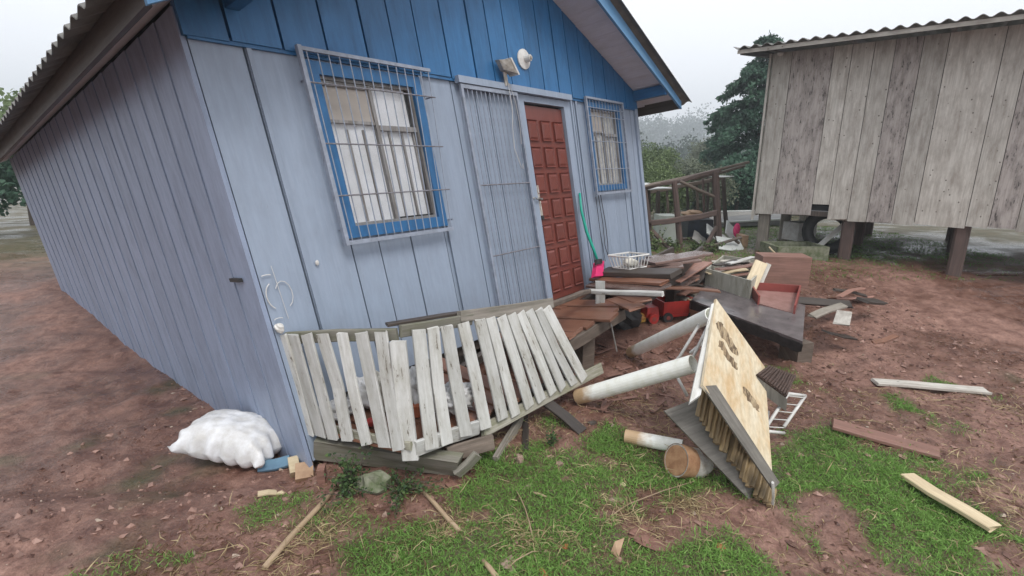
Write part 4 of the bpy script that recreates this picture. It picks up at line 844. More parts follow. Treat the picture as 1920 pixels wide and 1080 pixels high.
# pipes
def pipe(name, label, p0, p1, r, hollow=True):
    ax = norm(p1 - p0); n_ = 20
    s = norm(np.cross(ax, UP)); w_ = np.cross(s, ax); vs, fs, uv = [], [], []; L = np.linalg.norm(p1 - p0)
    prof = [(0.03, r * 0.86), (0, r * 0.88), (0, r), (L * 0.33, r), (L * 0.66, r), (L, r), (L, r * 0.88), (L - 0.12, r * 0.86)]
    for x, q in prof:
        for j in range(n_): a = 2 * math.pi * j / n_; vs.append(p0 + ax * x + q * (math.cos(a) * s + math.sin(a) * w_))
    for i in range(len(prof) - 1):
        for j in range(n_):
            j2 = (j + 1) % n_; fs.append([i * n_ + j2, i * n_ + j, (i + 1) * n_ + j, (i + 1) * n_ + j2]); uv += [(prof[i][0], 0.02 * j2), (prof[i][0], 0.02 * j), (prof[i + 1][0], 0.02 * j), (prof[i + 1][0], 0.02 * j2)]
    fs.append(list(range(n_))); uv += [(0.0, 0.1)] * n_; fs.append([(len(prof) - 1) * n_ + j for j in range(n_)][::-1]); uv += [(L, 0.1)] * n_
    return props(obj(name, vs, fs, 'pvc', None, uv, smoothf=False), label, 'pipe', 'white pipes')
pu = on_ground(1183, 668, 0.06); pipe('white_pipe', 'upper thick white pipe resting against the cream panel, muddy end', pu, Py(1334, 590, 4.05), 0.062)
pl_ = on_ground(1084, 762, 0.065); pipe('white_pipe', 'lower thick white pipe with open end near the cream panel edge', pl_, Py(1300, 682, 3.45), 0.068)
pg_ = on_ground(1172, 828, 0.045); pipe('white_pipe', 'white pipe lying in the grass behind the rusty can', pg_, on_ground(1278, 852, 0.05), 0.052)
# dented can
ca_ = on_ground(1275, 872, 0.115); cd = norm(V(0.80, -0.05, -0.16)); vs, fs = [], []
s = norm(np.cross(cd, UP)); w_ = np.cross(s, cd); n_ = 24
prof = [(0.008, 0.0), (0.008, 0.098), (0.0, 0.104), (0.0, 0.112), (0.012, 0.112), (0.02, 0.107), (0.07, 0.107), (0.12, 0.108), (0.16, 0.107), (0.185, 0.11), (0.19, 0.103), (0.15, 0.098)]
ca0 = ca_ - cd * 0.03
cd = norm(V(0.80, 0.30, -0.33)); ca0 = Py(1268, 863, 3.08); s = norm(np.cross(cd, UP)); w_ = np.cross(s, cd)
for i, (x, r) in enumerate(prof):
    for j in range(n_):
        a = 2 * math.pi * j / n_; dent = 1 - (0.34 * math.exp(-((a - 4.1) / 0.5) ** 2) + 0.2 * math.exp(-((a - 1.2) / 0.5) ** 2)) * smooth(0.08, 0.19, x)
        vs.append(ca0 + cd * (x * 1.15 + 0.03 * math.sin(3 * a) * smooth(0.1, 0.19, x)) + r * dent * (math.cos(a) * s + math.sin(a) * w_))
for i in range(len(prof) - 1):
    for j in range(n_): j2 = (j + 1) % n_; fs.append([i * n_ + j2, i * n_ + j, (i + 1) * n_ + j, (i + 1) * n_ + j2])
can = thing('rusty_can', on_ground(1290, 895), 'dented rusty tin can lying on its side in the grass', 'can')
obj('can_body', vs, fs, 'dirty_white', can, smoothf=True)
lidv = [ca0 + cd * 0.001 + 0.101 * (math.cos(2 * math.pi * j / n_) * s + math.sin(2 * math.pi * j / n_) * w_) for j in range(n_)]
lidv2 = [q - cd * 0.004 for q in lidv]; obj('can_bottom', lidv2 + lidv, [list(range(n_)), [2 * n_ - 1 - j for j in range(n_)]] + [[j, (j + 1) % n_, n_ + (j + 1) % n_, n_ + j] for j in range(n_)], 'rust', can)
rb_ = tube([ca0 - cd * 0.004, ca0 + cd * 0.11], [0.1135, 0.1105], 24, cap=False); part('rust_band', rb_, 'rust', can, smoothf=True)
# white tubular frame (chair) under the canopy
cf = thing('chair_frame', on_ground(1285, 745), 'white tubular chair frame tangled under the cream panel', 'chair frame')
for pts in ([(1316, 600, 4.15), (1275, 668, 4.0), (1240, 705, 4.1)], [(1330, 606, 4.0), (1300, 668, 3.75)], [(1266, 700, 4.0), (1289, 743, 3.85)], [(1294, 662, 3.95), (1320, 640, 4.1)]):
    part('tube', tube([Py(*q) for q in pts], 0.013, 8), 'white_plastic', cf, smoothf=True)
cr_ = thing('wire_rack', on_ground(1470, 830), 'white wire rack leaning behind the right edge of the cream panel', 'rack')
for pts in ([(1432, 808, 3.35), (1478, 738, 3.6)], [(1440, 770, 3.6), (1436, 800, 3.55)], [(1470, 800, 3.5), (1510, 742, 3.75)], [(1432, 808, 3.35), (1470, 812, 3.5)], [(1478, 738, 3.6), (1510, 742, 3.75)]):
    part('tube', tube([Py(*q) for q in pts], 0.013, 8), 'white_plastic', cr_, smoothf=True)
for k in range(5):
    f = k / 4; part('wire', tube([Py(1436 + 40 * f, 800 - 58 * f, 3.38 + 0.2 * f), Py(1470 + 38 * f, 802 - 56 * f, 3.5 + 0.22 * f)], 0.004, 5), 'white_plastic', cr_)
# woven mat block
wv = thing('woven_mat', Py(1460, 760, 3.35), 'dark brown woven basket lying against the cream panel, right', 'basket')
q4 = [Py(1418, 702, 3.55), Py(1440, 686, 3.75), Py(1492, 706, 3.75), Py(1475, 744, 3.48)]
part('underside', slab(q4, 0.07), 'woven', wv)
for k in range(12):
    f = (k + 0.5) / 12; part('weave', plank(q4[0] * (1 - f) + q4[3] * f + V(0, -0.01, 0.008), q4[1] * (1 - f) + q4[2] * f + V(0, -0.01, 0.008), UP, 0.013, 0.012), 'woven', wv)
q_ = [q4[0] + V(0, -0.012, -0.015), q4[3] + V(0, -0.012, -0.015), q4[3] + V(0.0, -0.02, -0.11), q4[0] + V(0, -0.02, -0.11)]
part('side', slab(q_, 0.02), 'sheet_dark', wv)

# ================================================================== RUBBLE TO THE RIGHT
sl = thing('dark_slab', on_ground(1380, 605), 'long dark wet slab with charred edge lying across the rubble', 'slab')
Q = [Pz(1296, 562, 0.42), Pz(1332, 528, 0.46), Pz(1510, 572, 0.44), Pz(1505, 640, 0.38)]
part('slab_top', slab(Q, 0.05), 'slate_slab', sl)
n_ = 30; vs = []; fs = []
for i in range(n_ + 1):
    f = i / n_; p = Q[0] * (1 - f) + Q[3] * f; d0 = 0.05 + 0.035 * rng.random()
    for dz, dy in ((-0.012 - 0.02 * rng.random(), -0.004 - 0.012 * rng.random()), (-0.055 - d0, -0.004), (-0.055 - d0, 0.05), (-0.02, 0.05)): vs.append(p + V(0, dy, dz))
for i in range(n_):
    for j in range(4): j2 = (j + 1) % 4; fs.append([i * 4 + j, i * 4 + j2, i * 4 + 4 + j2, i * 4 + 4 + j])
fs += [[3, 2, 1, 0], [n_ * 4 + j for j in range(4)]]
obj('charred_edge', vs, fs, 'charred', sl)
part('prop_block', box(on_ground(1310, 600, 0.12), 0.22, 0.25, 0.26, 0.3), 'cardboard', sl); part('prop_block', box(on_ground(1490, 672, 0.1), 0.2, 0.25, 0.24, 0.3), 'dark_rim', sl)
# open grey drawer
def open_box(name, label, cat, base4, h, th_, mat, floor_mat=None, skip=(), loc=None):
    """open-topped box on four base corners"""
    t = thing(name, sum(base4) / 4, label, cat); c = sum(base4) / 4
    for k in range(4):
        if k in skip: continue
        p0, p1 = base4[k], base4[(k + 1) % 4]; inn = norm(c - (p0 + p1) / 2) * th_
        e = norm(p1 - p0) * (0.0 if k % 2 else -th_ * 1.02)
        part('side', hexa([p0 - e, p1 + e, p1 + e + inn, p0 - e + inn, p0 - e + V(0, 0, h), p1 + e + V(0, 0, h), p1 + e + inn + V(0, 0, h), p0 - e + inn + V(0, 0, h)]), mat, t)
    part('bottom', hexa([q + V(0, 0, 0.006) + (c - q) * 0.03 for q in base4] + [q + V(0, 0, 0.022) + (c - q) * 0.03 for q in base4]), floor_mat or mat, t)
    return t
b4 = [Pz(1320, 545, 0.36), Pz(1404, 572, 0.36), Pz(1440, 530, 0.36), Pz(1352, 515, 0.36)]
open_box('grey_box', 'open greyish wooden drawer full of sticks, behind the dark slab', 'drawer', b4, 0.31, 0.02, 'box_grey', 'dark_wood')
for i, (u0, v0, u1, v1, z, w, mt, lb) in enumerate([(1345, 505, 1420, 494, .66, .10, 'reddish_wood', 'brown board across the open drawer'), (1360, 498, 1432, 500, .64, .08, 'wet_deck', 'thin wet lath across the open drawer'), (1338, 497, 1392, 487, .68, .09, 'dark_wood', 'dark curved lath at the back of the open drawer'), (1365, 494, 1412, 482, .70, .08, 'white_picket', 'white lath at the back of the open drawer'),
                                  (1325, 512, 1400, 505, .62, .1, 'fresh_wood', 'tan lath lying in the open drawer'), (1350, 518, 1420, 512, .58, .09, 'reddish_wood', 'short brown lath deep in the open drawer'), (1335, 491, 1380, 489, .6, .1, 'plank_weathered', 'pale lath behind the drawer, near the grass')]):
    piece('lath', lb, 'lath', plank(Pz(u0, v0, z), Pz(u1, v1, z + 0.03), UP, w, 0.02, 0.008, 3), mt)
piece('leaning_plank', 'pale fresh plank leaning upright on the grey drawer', 'plank', plank(Py(1396, 562, 6.15), Py(1427, 492, 6.45), V(-0.3, -1, 0.2), 0.16, 0.035), 'fresh_wood')
piece('leaning_plank', 'narrow greyish plank just right of the pale leaning plank', 'plank', plank(Py(1418, 550, 6.3), Py(1441, 495, 6.55), V(-0.3, -1, 0.2), 0.07, 0.03), 'plank_weathered')
# red tray
b4 = [Pz(1420, 572, 0.42), Pz(1490, 592, 0.40), Pz(1500, 552, 0.44), Pz(1402, 545, 0.46)]
open_box('red_tray', 'open dark red tray tilted on the rubble, right of the leaning plank', 'tray', b4, 0.12, 0.02, 'red_board', 'tray_floor', skip=(0,))
piece('brown_cabinet', 'brown wooden box behind the red tray', 'box', box(Pz(1475, 510, 0.62) + V(0, 0.15, 0), 0.62, 0.35, 0.42, -0.15), 'reddish_wood')
cb = thing('concrete_ring', G(1470, 478), 'mossy concrete trough in front of the stilts of the grey house', 'trough')
p = G(1465, 480)
for dx, dy, sx, sy in ((0, -0.3, 0.9, 0.07), (0, 0.3, 0.9, 0.07), (-0.42, 0, 0.07, 0.53), (0.42, 0, 0.07, 0.53)): part('side', box((p[0] + dx + 0.2, p[1] + dy, p[2] + 0.08), sx, sy, 0.28, 0), 'mossy_stone', cb)
piece('lath', 'thin pale stick leaning in the mossy trough', 'lath', plank(Py(1442, 463, p[1] - 0.28), Py(1456, 477, p[1] - 0.36), UP, 0.035, 0.02), 'fresh_wood')
# red toy truck and yellow toy
tk = thing('toy_truck', on_ground(1255, 592), 'red plastic toy truck lying below the broken deck', 'toy truck')
pa, pb = on_ground(1224, 596, 0.05), on_ground(1294, 588, 0.06)
ax = norm(V(pb[0] - pa[0], pb[1] - pa[1], 0)); sd = norm(np.cross(ax, UP)); 
def tk_(x, y, z): return pa + ax * x + sd * y + V(0, 0, z)
Lk = np.linalg.norm(pb - pa)
def tkbox(x0, x1, y0, y1, z0, z1, tp=0.0): return hexa([tk_(x0, y0, z0), tk_(x0, y1, z0), tk_(x0 - tp, y1 + tp, z1), tk_(x0 - tp, y0 - tp, z1), tk_(x1, y0, z0), tk_(x1, y1, z0), tk_(x1 + tp, y1 + tp, z1), tk_(x1 + tp, y0 - tp, z1)])
for bxs in ((0.06, Lk, 0.13, 0.15), (0.06, Lk, -0.15, -0.13), (0.06, 0.08, -0.13, 0.13), (Lk - 0.02, Lk, -0.13, 0.13)): part('dump_side', tkbox(bxs[0], bxs[1], bxs[2], bxs[3], 0.03, 0.20), 'red_plastic', tk)
part('dump_floor', tkbox(0.06, Lk, -0.15, 0.15, 0.0, 0.028), 'red_plastic', tk)
part('cab', tkbox(-0.15, 0.03, -0.11, 0.11, 0.0, 0.13, -0.015), 'red_plastic', tk)
for x in (-0.08, 0.12, Lk - 0.07):
    for y in (-0.13, 0.15):
        wh = part('wheel', tube([tk_(x, y - 0.02, 0.0), tk_(x, y + 0.025, 0.0)], 0.065, 14), 'black_rubber' if x > 0 else 'red_plastic', tk)
        part('hub', tube([tk_(x, y + 0.02, 0.0), tk_(x, y + 0.03, 0.0)], 0.028, 10), 'red_board', wh)
piece('yellow_toy', 'battered yellow and brown toy left of the red truck', 'toy', lump(on_ground(1197, 600, 0.05), 0.13, 0.09, 0.07, 0.4, 51, 0.4, 16, 10, 2.5), 'yellow_plastic')
piece('black_bag', 'black plastic bag under the door deck edge', 'bag', lump(on_ground(1172, 612, 0.12), 0.2, 0.16, 0.2, 0.4, 52, 0.4, 18, 12, 2.5), 'black_rubber')
jr = np.random.default_rng(5)
for k in range(34):
    if k < 18: u, v, z = jr.uniform(1262, 1312), jr.uniform(500, 545), jr.uniform(0.36, 0.58)
    elif k < 25: u, v, z = jr.uniform(1350, 1425), jr.uniform(488, 506), jr.uniform(0.55, 0.64)
    else: u, v, z = jr.uniform(1500, 1660), jr.uniform(540, 640), jr.uniform(0.2, 0.42)
    p0 = Pz(u, v, z); a = jr.normal(0.35, 0.35); L_ = 0.3 + 0.5 * jr.random(); mi = int(jr.integers(0, 6)); where = 'between the deck end and the grey drawer' if k < 18 else ('piled in the back of the grey drawer' if k < 25 else 'scattered right of the red tray')
    dv = V(math.cos(a) * L_, math.sin(a) * L_, jr.normal(0, 0.08))
    bw = 0.05 + 0.12 * jr.random(); piece('rubble_board', ('broad ' if bw > 0.11 else 'narrow ') + ('long ' if L_ > 0.55 else 'short ') + ['broken wet brown board ', 'broken black board ', 'broken reddish board ', 'broken grey board ', 'broken rust-brown board ', 'broken pale weathered board '][mi] + where, 'board', plank(p0 - dv / 2, p0 + dv / 2, V(jr.normal(0, 0.25), jr.normal(0, 0.25), 1), bw, 0.018 + 0.015 * jr.random(), 0.014, 2), ['wet_deck', 'dark_wood', 'reddish_wood', 'grey_wood', 'brown_deck', 'plank_weathered'][mi], 'boards jumbled in the rubble heap')
bs = []
for k in range(170):
    u, v = (rng.uniform(1265, 1470), rng.uniform(500, 660)) if k < 110 else (rng.uniform(1030, 1300), rng.uniform(640, 790))
    p0 = on_ground(u, v, 0.012 + 0.03 * rng.random()); a = rng.random() * 3.14; L_ = 0.05 + 0.22 * rng.random() ** 2
    bs.append(plank(p0, p0 + V(math.cos(a) * L_, math.sin(a) * L_, rng.normal(0, 0.03)), UP, 0.012 + 0.03 * rng.random(), 0.008, 0.003, 1))
v_, f_, u_ = join(*bs); props(obj('splinters', v_, f_, 'reddish_wood', None, u_), 'splinters and wood scraps strewn over the mud around the rubble', 'scraps', kind='stuff')
# extra boards beyond, on the mud at the right
for (u0, v0, u1, v1, w, mt, lb) in [(1560, 800, 1760, 850, 0.16, 'reddish_wood', 'broad brown plank lying on the mud, far right'), (1640, 720, 1850, 735, 0.12, 'plank_weathered', 'grey plank lying on the mud, far right, behind the brown one'), (1700, 900, 1860, 1000, 0.10, 'fresh_wood', 'pale plank in the grass, near right')]:
    p0, p1 = on_ground(u0, v0, 0.03), on_ground(u1, v1, 0.035); piece('loose_board', lb, 'board', plank(p0, p1, UP, w, 0.03, 0.006, 3), mt)

# ================================================================== GREY NEIGHBOUR HOUSE ON STILTS
nb0 = G(1408, 470); ND = norm(V(HN[0], HN[1], 0)); NB = V(ND[1] * -1, ND[0], 0) * 1.0
NB = NB if NB[1] > 0 else -NB                                  # towards the back
nz0 = Py(1404, 404, nb0[1])[2]; nz1 = Py(1437, 112, nb0[1])[2] + 0.1
nh = thing('stilt_house', nb0, 'weathered grey plank house on wooden stilts, corrugated roof, right edge', 'house')
def NP(x, z, dpt=0.0): p = nb0 + ND * x + NB * dpt; return V(p[0], p[1], z)
x = 0.0; i = 0; NW = 5.2
while x < NW:
    w = [0.30, 0.62, 0.26, 0.3, 0.27, 0.34][i % 6] if i < 12 else 0.3; m = 'plank_mouldy' if i in (1, 5, 9) else 'plank_weathered'
    lo = nz0 + (0.0 if i != 1 else 0.02) + rng.random() * 0.04 + (0.25 if i == 2 else 0)
    part('wall_plank', hexa([NP(x + 0.004, lo, 0.03), NP(x + 0.004, lo, -0.0 - rng.random() * 0.012), NP(x + w - 0.004, lo + rng.normal(0, 0.015), -0.0 - rng.random() * 0.012), NP(x + w - 0.004, lo, 0.03), NP(x + 0.004, nz1, 0.03), NP(x + 0.004, nz1, -0.006), NP(x + w - 0.004, nz1, -0.006), NP(x + w - 0.004, nz1, 0.03)]), m, nh)
    x += w; i += 1
part('plank_blackout', hexa([NP(0.01, nz0 + 0.15, 0.05), NP(NW, nz0 + 0.15, 0.05), NP(NW, nz0 + 0.15, 0.065), NP(0.01, nz0 + 0.15, 0.065), NP(0.01, nz1, 0.05), NP(NW, nz1, 0.05), NP(NW, nz1, 0.065), NP(0.01, nz1, 0.065)]), 'gap_shade', nh)  # added black sheet, stops the sky showing through the plank gaps
for k in range(12):
    y0 = 0.0 + k * 0.35; part('side_plank', hexa([NP(-0.0, nz0, y0 + 0.035), NP(-0.025, nz0, y0 + 0.035), NP(-0.025, nz0, y0 + 0.38), NP(0, nz0, y0 + 0.38), NP(-0.0, nz1, y0 + 0.035), NP(-0.025, nz1, y0 + 0.035), NP(-0.025, nz1, y0 + 0.38), NP(0, nz1, y0 + 0.38)]), 'plank_weathered', nh)
part('corner_strip', hexa([NP(-0.03, nz0 - 0.08, -0.02), NP(-0.03, nz0 - 0.08, 0.03), NP(-0.065, nz0 - 0.08, 0.03), NP(-0.065, nz0 - 0.08, -0.02), NP(-0.03, nz1, -0.02), NP(-0.03, nz1, 0.03), NP(-0.065, nz1, 0.03), NP(-0.065, nz1, -0.02)]), 'plank_weathered', nh)
part('floor', hexa([NP(0.01, nz0 + 0.05, 0.04), NP(NW, nz0 + 0.05, 0.04), NP(NW, nz0 + 0.05, 4.2), NP(0.01, nz0 + 0.05, 4.2), NP(0.01, nz0 + 0.14, 0.04), NP(NW, nz0 + 0.14, 0.04), NP(NW, nz0 + 0.14, 4.2), NP(0.01, nz0 + 0.14, 4.2)]), 'dark_wood', nh)
for xx in (0.14, 1.5, 3.0, 4.6):
    for dp_ in (0.14, 2.0, 4.0):
        p = NP(xx, 0, dp_); g0 = float(terrain(p[0], p[1])) - 0.08
        part('stilt', plank(V(p[0], p[1], g0), V(p[0], p[1], nz0 + 0.05), -NB, 0.19, 0.17, 0.006), 'post_red' if xx > 1 else 'grey_wood', nh)
OVF, OVL = 0.72, 0.42
rz0 = nz1 - 0.02
def NR(x_, dpt, up=0.0): return NP(x_, rz0 + 0.02 + 0.26 * (dpt + OVF) * 0.42 + up, dpt)
part('fascia', hexa([NR(-OVL, -OVF + 0.05, -0.06), NR(-OVL, -OVF + 0.08, -0.06), NR(-OVL, -OVF + 0.08, 0.0), NR(-OVL, -OVF + 0.05, 0.0), NR(NW + 0.4, -OVF + 0.05, -0.06), NR(NW + 0.4, -OVF + 0.08, -0.06), NR(NW + 0.4, -OVF + 0.08, 0.0), NR(NW + 0.4, -OVF + 0.05, 0.0)]), 'plank_weathered', nh)
for xx in (-0.38, 0.10, 1.2, 2.4, 3.6, 4.8): part('rafter', hexa([NR(xx, -OVF + 0.085, -0.08), NR(xx + 0.06, -OVF + 0.085, -0.08), NR(xx + 0.06, -OVF + 0.085, -0.004), NR(xx, -OVF + 0.085, -0.004), NR(xx, 4.3, -0.08), NR(xx + 0.06, 4.3, -0.08), NR(xx + 0.06, 4.3, -0.004), NR(xx, 4.3, -0.004)]), 'dark_wood', nh)
cs = np.arange(-OVL - 0.06, NW + 0.5, 0.025); vs, fs = [], []
for th_ in (0.0, 0.01):
    for xx in cs:
        for dpt in (-OVF, 0.6, 2.4, 4.4): vs.append(NR(xx, dpt, 0.028 + 0.024 * math.sin(xx * 2 * math.pi / 0.177) + th_))
nC = len(cs)
for t_ in (0, 1):
    for i in range(nC - 1):
        for j in range(3): b = t_ * nC * 4 + i * 4 + j; fs.append([b, b + 1, b + 5, b + 4])
for i in range(nC - 1):
    for j in (0, 3): b = i * 4 + j; fs.append([b, b + 4, b + 4 + nC * 4, b + nC * 4])
obj('roof_sheet', vs, fs, 'roof_sheet', nh)
part('insulator', lump(NP(0.12, nz1 - 0.02, -0.06), 0.05, 0.05, 0.04, 0, 3, 0.2, 10, 8), 'white_plastic', nh)
# things stored below it
ty = NP(1.15, 0, 0.55); ty[2] = float(terrain(ty[0], ty[1]))
tyre = thing('old_tyre', ty, 'black tyre leaning under the grey stilt house', 'tyre')
ctr = ty + V(0, 0, 0.42); vs, fs = [], []; 
for i in range(28):
    a = 2 * math.pi * i / 28; rd = ND * math.cos(a) + UP * math.sin(a)
    for j in range(10):
        b = 2 * math.pi * j / 10; vs.append(ctr + rd * (0.33 + 0.10 * math.cos(b)) - NB * (0.10 * math.sin(b)))
for i in range(28):
    for j in range(10): fs.append([i * 10 + j, ((i + 1) % 28) * 10 + j, ((i + 1) % 28) * 10 + (j + 1) % 10, i * 10 + (j + 1) % 10])
obj('tread', vs, fs, 'black_rubber', tyre, smoothf=True)
piece('white_pole', 'white painted pole leaning below the grey stilt house', 'pole', plank(NP(0.95, float(terrain(*NP(0.95, 0, 0.3)[:2])), 0.3), NP(1.5, nz0 + 0.02, 0.45), -NB, 0.09, 0.03), 'white_picket')
piece('white_crate', 'white plastic crate seen between the stilts', 'crate', box(NP(0.55, float(terrain(*NP(0.55, 0, 1.3)[:2])) + 0.3, 1.3), 0.45, 0.4, 0.36, 0.3), 'white_plastic')

# ================================================================== RUINED SHED
SY = 10.2
sh = thing('ruined_shed', Py(1280, 455, SY + 0.8), 'ruined open shed of reddish poles with collapsed roof laths', 'shed')
def SP(u, v, dy=0.0): return Py(u, v, SY + dy)
def gb(u, dy): p = Py(u, 460, SY + dy); return V(p[0], p[1], float(terrain(p[0], p[1])) - 0.05)
for (ut, vt, ub, dy, r, mt) in [(1208, 352, 1221, 0, .055, 'post_red'), (1216, 356, 1216, 0.9, .05, 'dark_wood'), (1264, 340, 1276, 0, .06, 'post_red'), (1234, 358, 1232, 2.0, .055, 'dark_wood'), (1341, 322, 1348, 0, .075, 'post_red'), (1288, 345, 1293, 2.2, .035, 'dark_wood'), (1328, 330, 1325, 2.2, .035, 'dark_wood'), (1318, 335, 1322, 1.6, .03, 'post_red'), (1356, 330, 1362, 1.8, .05, 'dark_wood')]:
    part('post', tube([gb(ub, dy), SP((ut + ub) / 2, (vt + 455) / 2, dy), SP(ut, vt, dy)], [r * 1.1, r, r * 0.95], 8), mt, sh)
part('beam', plank(SP(1204, 354), SP(1348, 320), V(0, -1, 0), 0.075, 0.07, 0.015, 4), 'post_red', sh)
part('beam', plank(SP(1206, 361, 2.0), SP(1350, 334, 2.0), V(0, -1, 0), 0.09, 0.07, 0.015, 4), 'dark_rim', sh)
for u_, t_, d_ in ((1250, 352, 2.1), (1306, 342, 2.1), (1338, 336, 2.0)): part('post', tube([gb(u_ + 3, d_), SP(u_, t_, d_)], [0.035, 0.03], 7), 'dark_rim', sh)
part('beam', plank(SP(1222, 418, -0.08), SP(1342, 399, -0.08), V(0, -1, 0), 0.11, 0.07, 0.015, 4), 'post_red', sh)
for u0, v0, d0, u1, v1, d1, r in [(1200, 352, -.1, 1404, 304, .5, .03), (1205, 349, 0.3, 1345, 319, .3, .03), (1300, 336, .2, 1396, 311, .9, .03), (1275, 340, -.05, 1342, 370, -.02, .035), (1222, 432, -.03, 1262, 472, -.4, .045), (1322, 462, -.3, 1344, 424, -.02, .04), (1310, 467, -0.3, 1390, 445, -.4, .03), (1375, 446, -0.35, 1386, 456, -.35, .03), (1280, 448, .3, 1310, 444, .3, .03)]:
    part('pole', tube([SP(u0, v0, d0), SP((u0 + u1) / 2, (v0 + v1) / 2 + 1, (d0 + d1) / 2), SP(u1, v1, d1)], r, 7), 'dark_rim' if r < .04 else 'post_red', sh)
for u0, v0, u1, v1, d in [(1198, 346, 1262, 344, .4), (1203, 355, 1255, 352, .9), (1325, 331, 1360, 330, .9)]:
    part('roof_sheet', plank(SP(u0, v0, d), SP(u1, v1, d + 0.2), UP, 0.55, 0.015, 0.01, 3), 'white_sheet', sh)
def upright(name, label, cat, u0, v0, u1, v1, dy, dep, mat):
    a = SP(u0, v1, dy); b = SP(u1, v0, dy); g0 = float(terrain(a[0], a[1])) - 0.03; g0 = min(g0, a[2])
    return piece(name, label, cat, hexa([V(a[0], a[1], g0), V(b[0], a[1], g0), V(b[0], a[1] + dep, g0), V(a[0], a[1] + dep, g0), V(a[0], a[1], b[2]), V(b[0], a[1], b[2]), V(b[0], a[1] + dep, b[2]), V(a[0], a[1] + dep, b[2])]), mat)
upright('white_cabinet', 'tall dirty white cabinet standing in the ruined shed', 'cabinet', 1234, 405, 1274, 470, 0.35, 0.5, 'fridge_white')
upright('dark_cabinet', 'dark blue covered crate in the middle of the shed', 'crate', 1288, 412, 1338, 452, 0.9, 0.5, 'tarp_dark')
piece('straw_heap', 'yellowish straw heap on top of the dark crate', 'straw', lump(SP(1298, 400, 1.1), 0.22, 0.2, 0.07, 0, 66, 0.5, 16, 10), 'cardboard')
for u0, v0, u1, v1, d, w, mt, lb in [(1325, 428, 1372, 462, .1, .34, 'white_sheet', 'white corrugated sheet sliding out of the shed'), (1345, 455, 1392, 462, -.3, .4, 'white_sheet', 'white sheet flat on the ground by the shed'), (1300, 440, 1322, 456, .1, .35, 'concrete', 'grey sheet leaning in the shed'), (1362, 425, 1385, 448, .6, .5, 'white_sheet', 'white box-like sheet right of the shed post')]:
    piece('metal_sheet', lb, 'sheet', plank(SP(u0, v0, d), SP(u1, v1, d), V(0.2, -0.5, 0.8), w, 0.02, 0.006, 3), mt)
piece('red_cloth', 'small red cloth on the white sheets by the shed', 'cloth', lump(SP(1382, 430, .3), 0.08, 0.05, 0.15, 0.2, 71, 0.4, 12, 8), 'pink_plastic')
upright('plaster_block', 'tan block of rubble beside the stilt', 'block', 1390, 442, 1404, 466, -0.2, 0.3, 'cardboard')
# low flat roof beyond
lr = thing('low_roof', Py(1400, 420, 15), 'low flat grey roof with white edges behind the shed', 'roof')
part('roof_top', slab([Py(1345, 398, 17.5), Py(1470, 395, 17.5), Py(1470, 412, 13.5), Py(1335, 418, 13.5)], 0.12), 'grey_sheet', lr)
part('edge', plank(Py(1335, 418, 13.45), Py(1470, 411, 13.45), UP, 0.05, 0.05), 'white_sheet', lr); part('edge', plank(Py(1345, 397, 17.6), Py(1470, 394, 17.6), UP, 0.06, 0.06), 'white_sheet', lr)
p = Py(1345, 420, 13.7); q = Py(1468, 415, 13.7)
part('wall', hexa([V(p[0], 13.7, -1), V(q[0], 13.7, -1), V(q[0], 17, -1), V(p[0], 17, -1), V(p[0], 13.7, p[2]), V(q[0], 13.7, q[2]), V(q[0] + .8, 17, p[2]), V(p[0] + .8, 17, p[2])]), 'concrete', lr)

# ================================================================== VEGETATION
def cards(name, cen, dirs, ups, ln, wd, tint, mat, parent=None, kind=None, label=None, cat=None, loc=None, bend=None):
    """leaf blades: diamond-shaped faces along dirs"""
    n = len(cen); sd = np.cross(dirs, ups); sd /= np.linalg.norm(sd, axis=1)[:, None] + 1e-9
    ln = np.asarray(ln)[:, None]; wd = np.asarray(wd)[:, None]
    tipv = cen + dirs * ln if bend is None else cen + dirs * ln + bend
    v = np.stack([cen, cen + dirs * ln * 0.45 + sd * wd, tipv, cen + dirs * ln * 0.45 - sd * wd], 1).reshape(-1, 3)
    f = np.arange(4 * n).reshape(-1, 4)
    o = obj(name, v, f, mat, parent, loc=loc, attr=('tint', np.repeat(tint, 4)))
    return props(o, label, cat, kind=kind)
def rdir(n, r=rng):
    d_ = r.normal(0, 1, (n, 3)); return d_ / np.linalg.norm(d_, axis=1)[:, None]
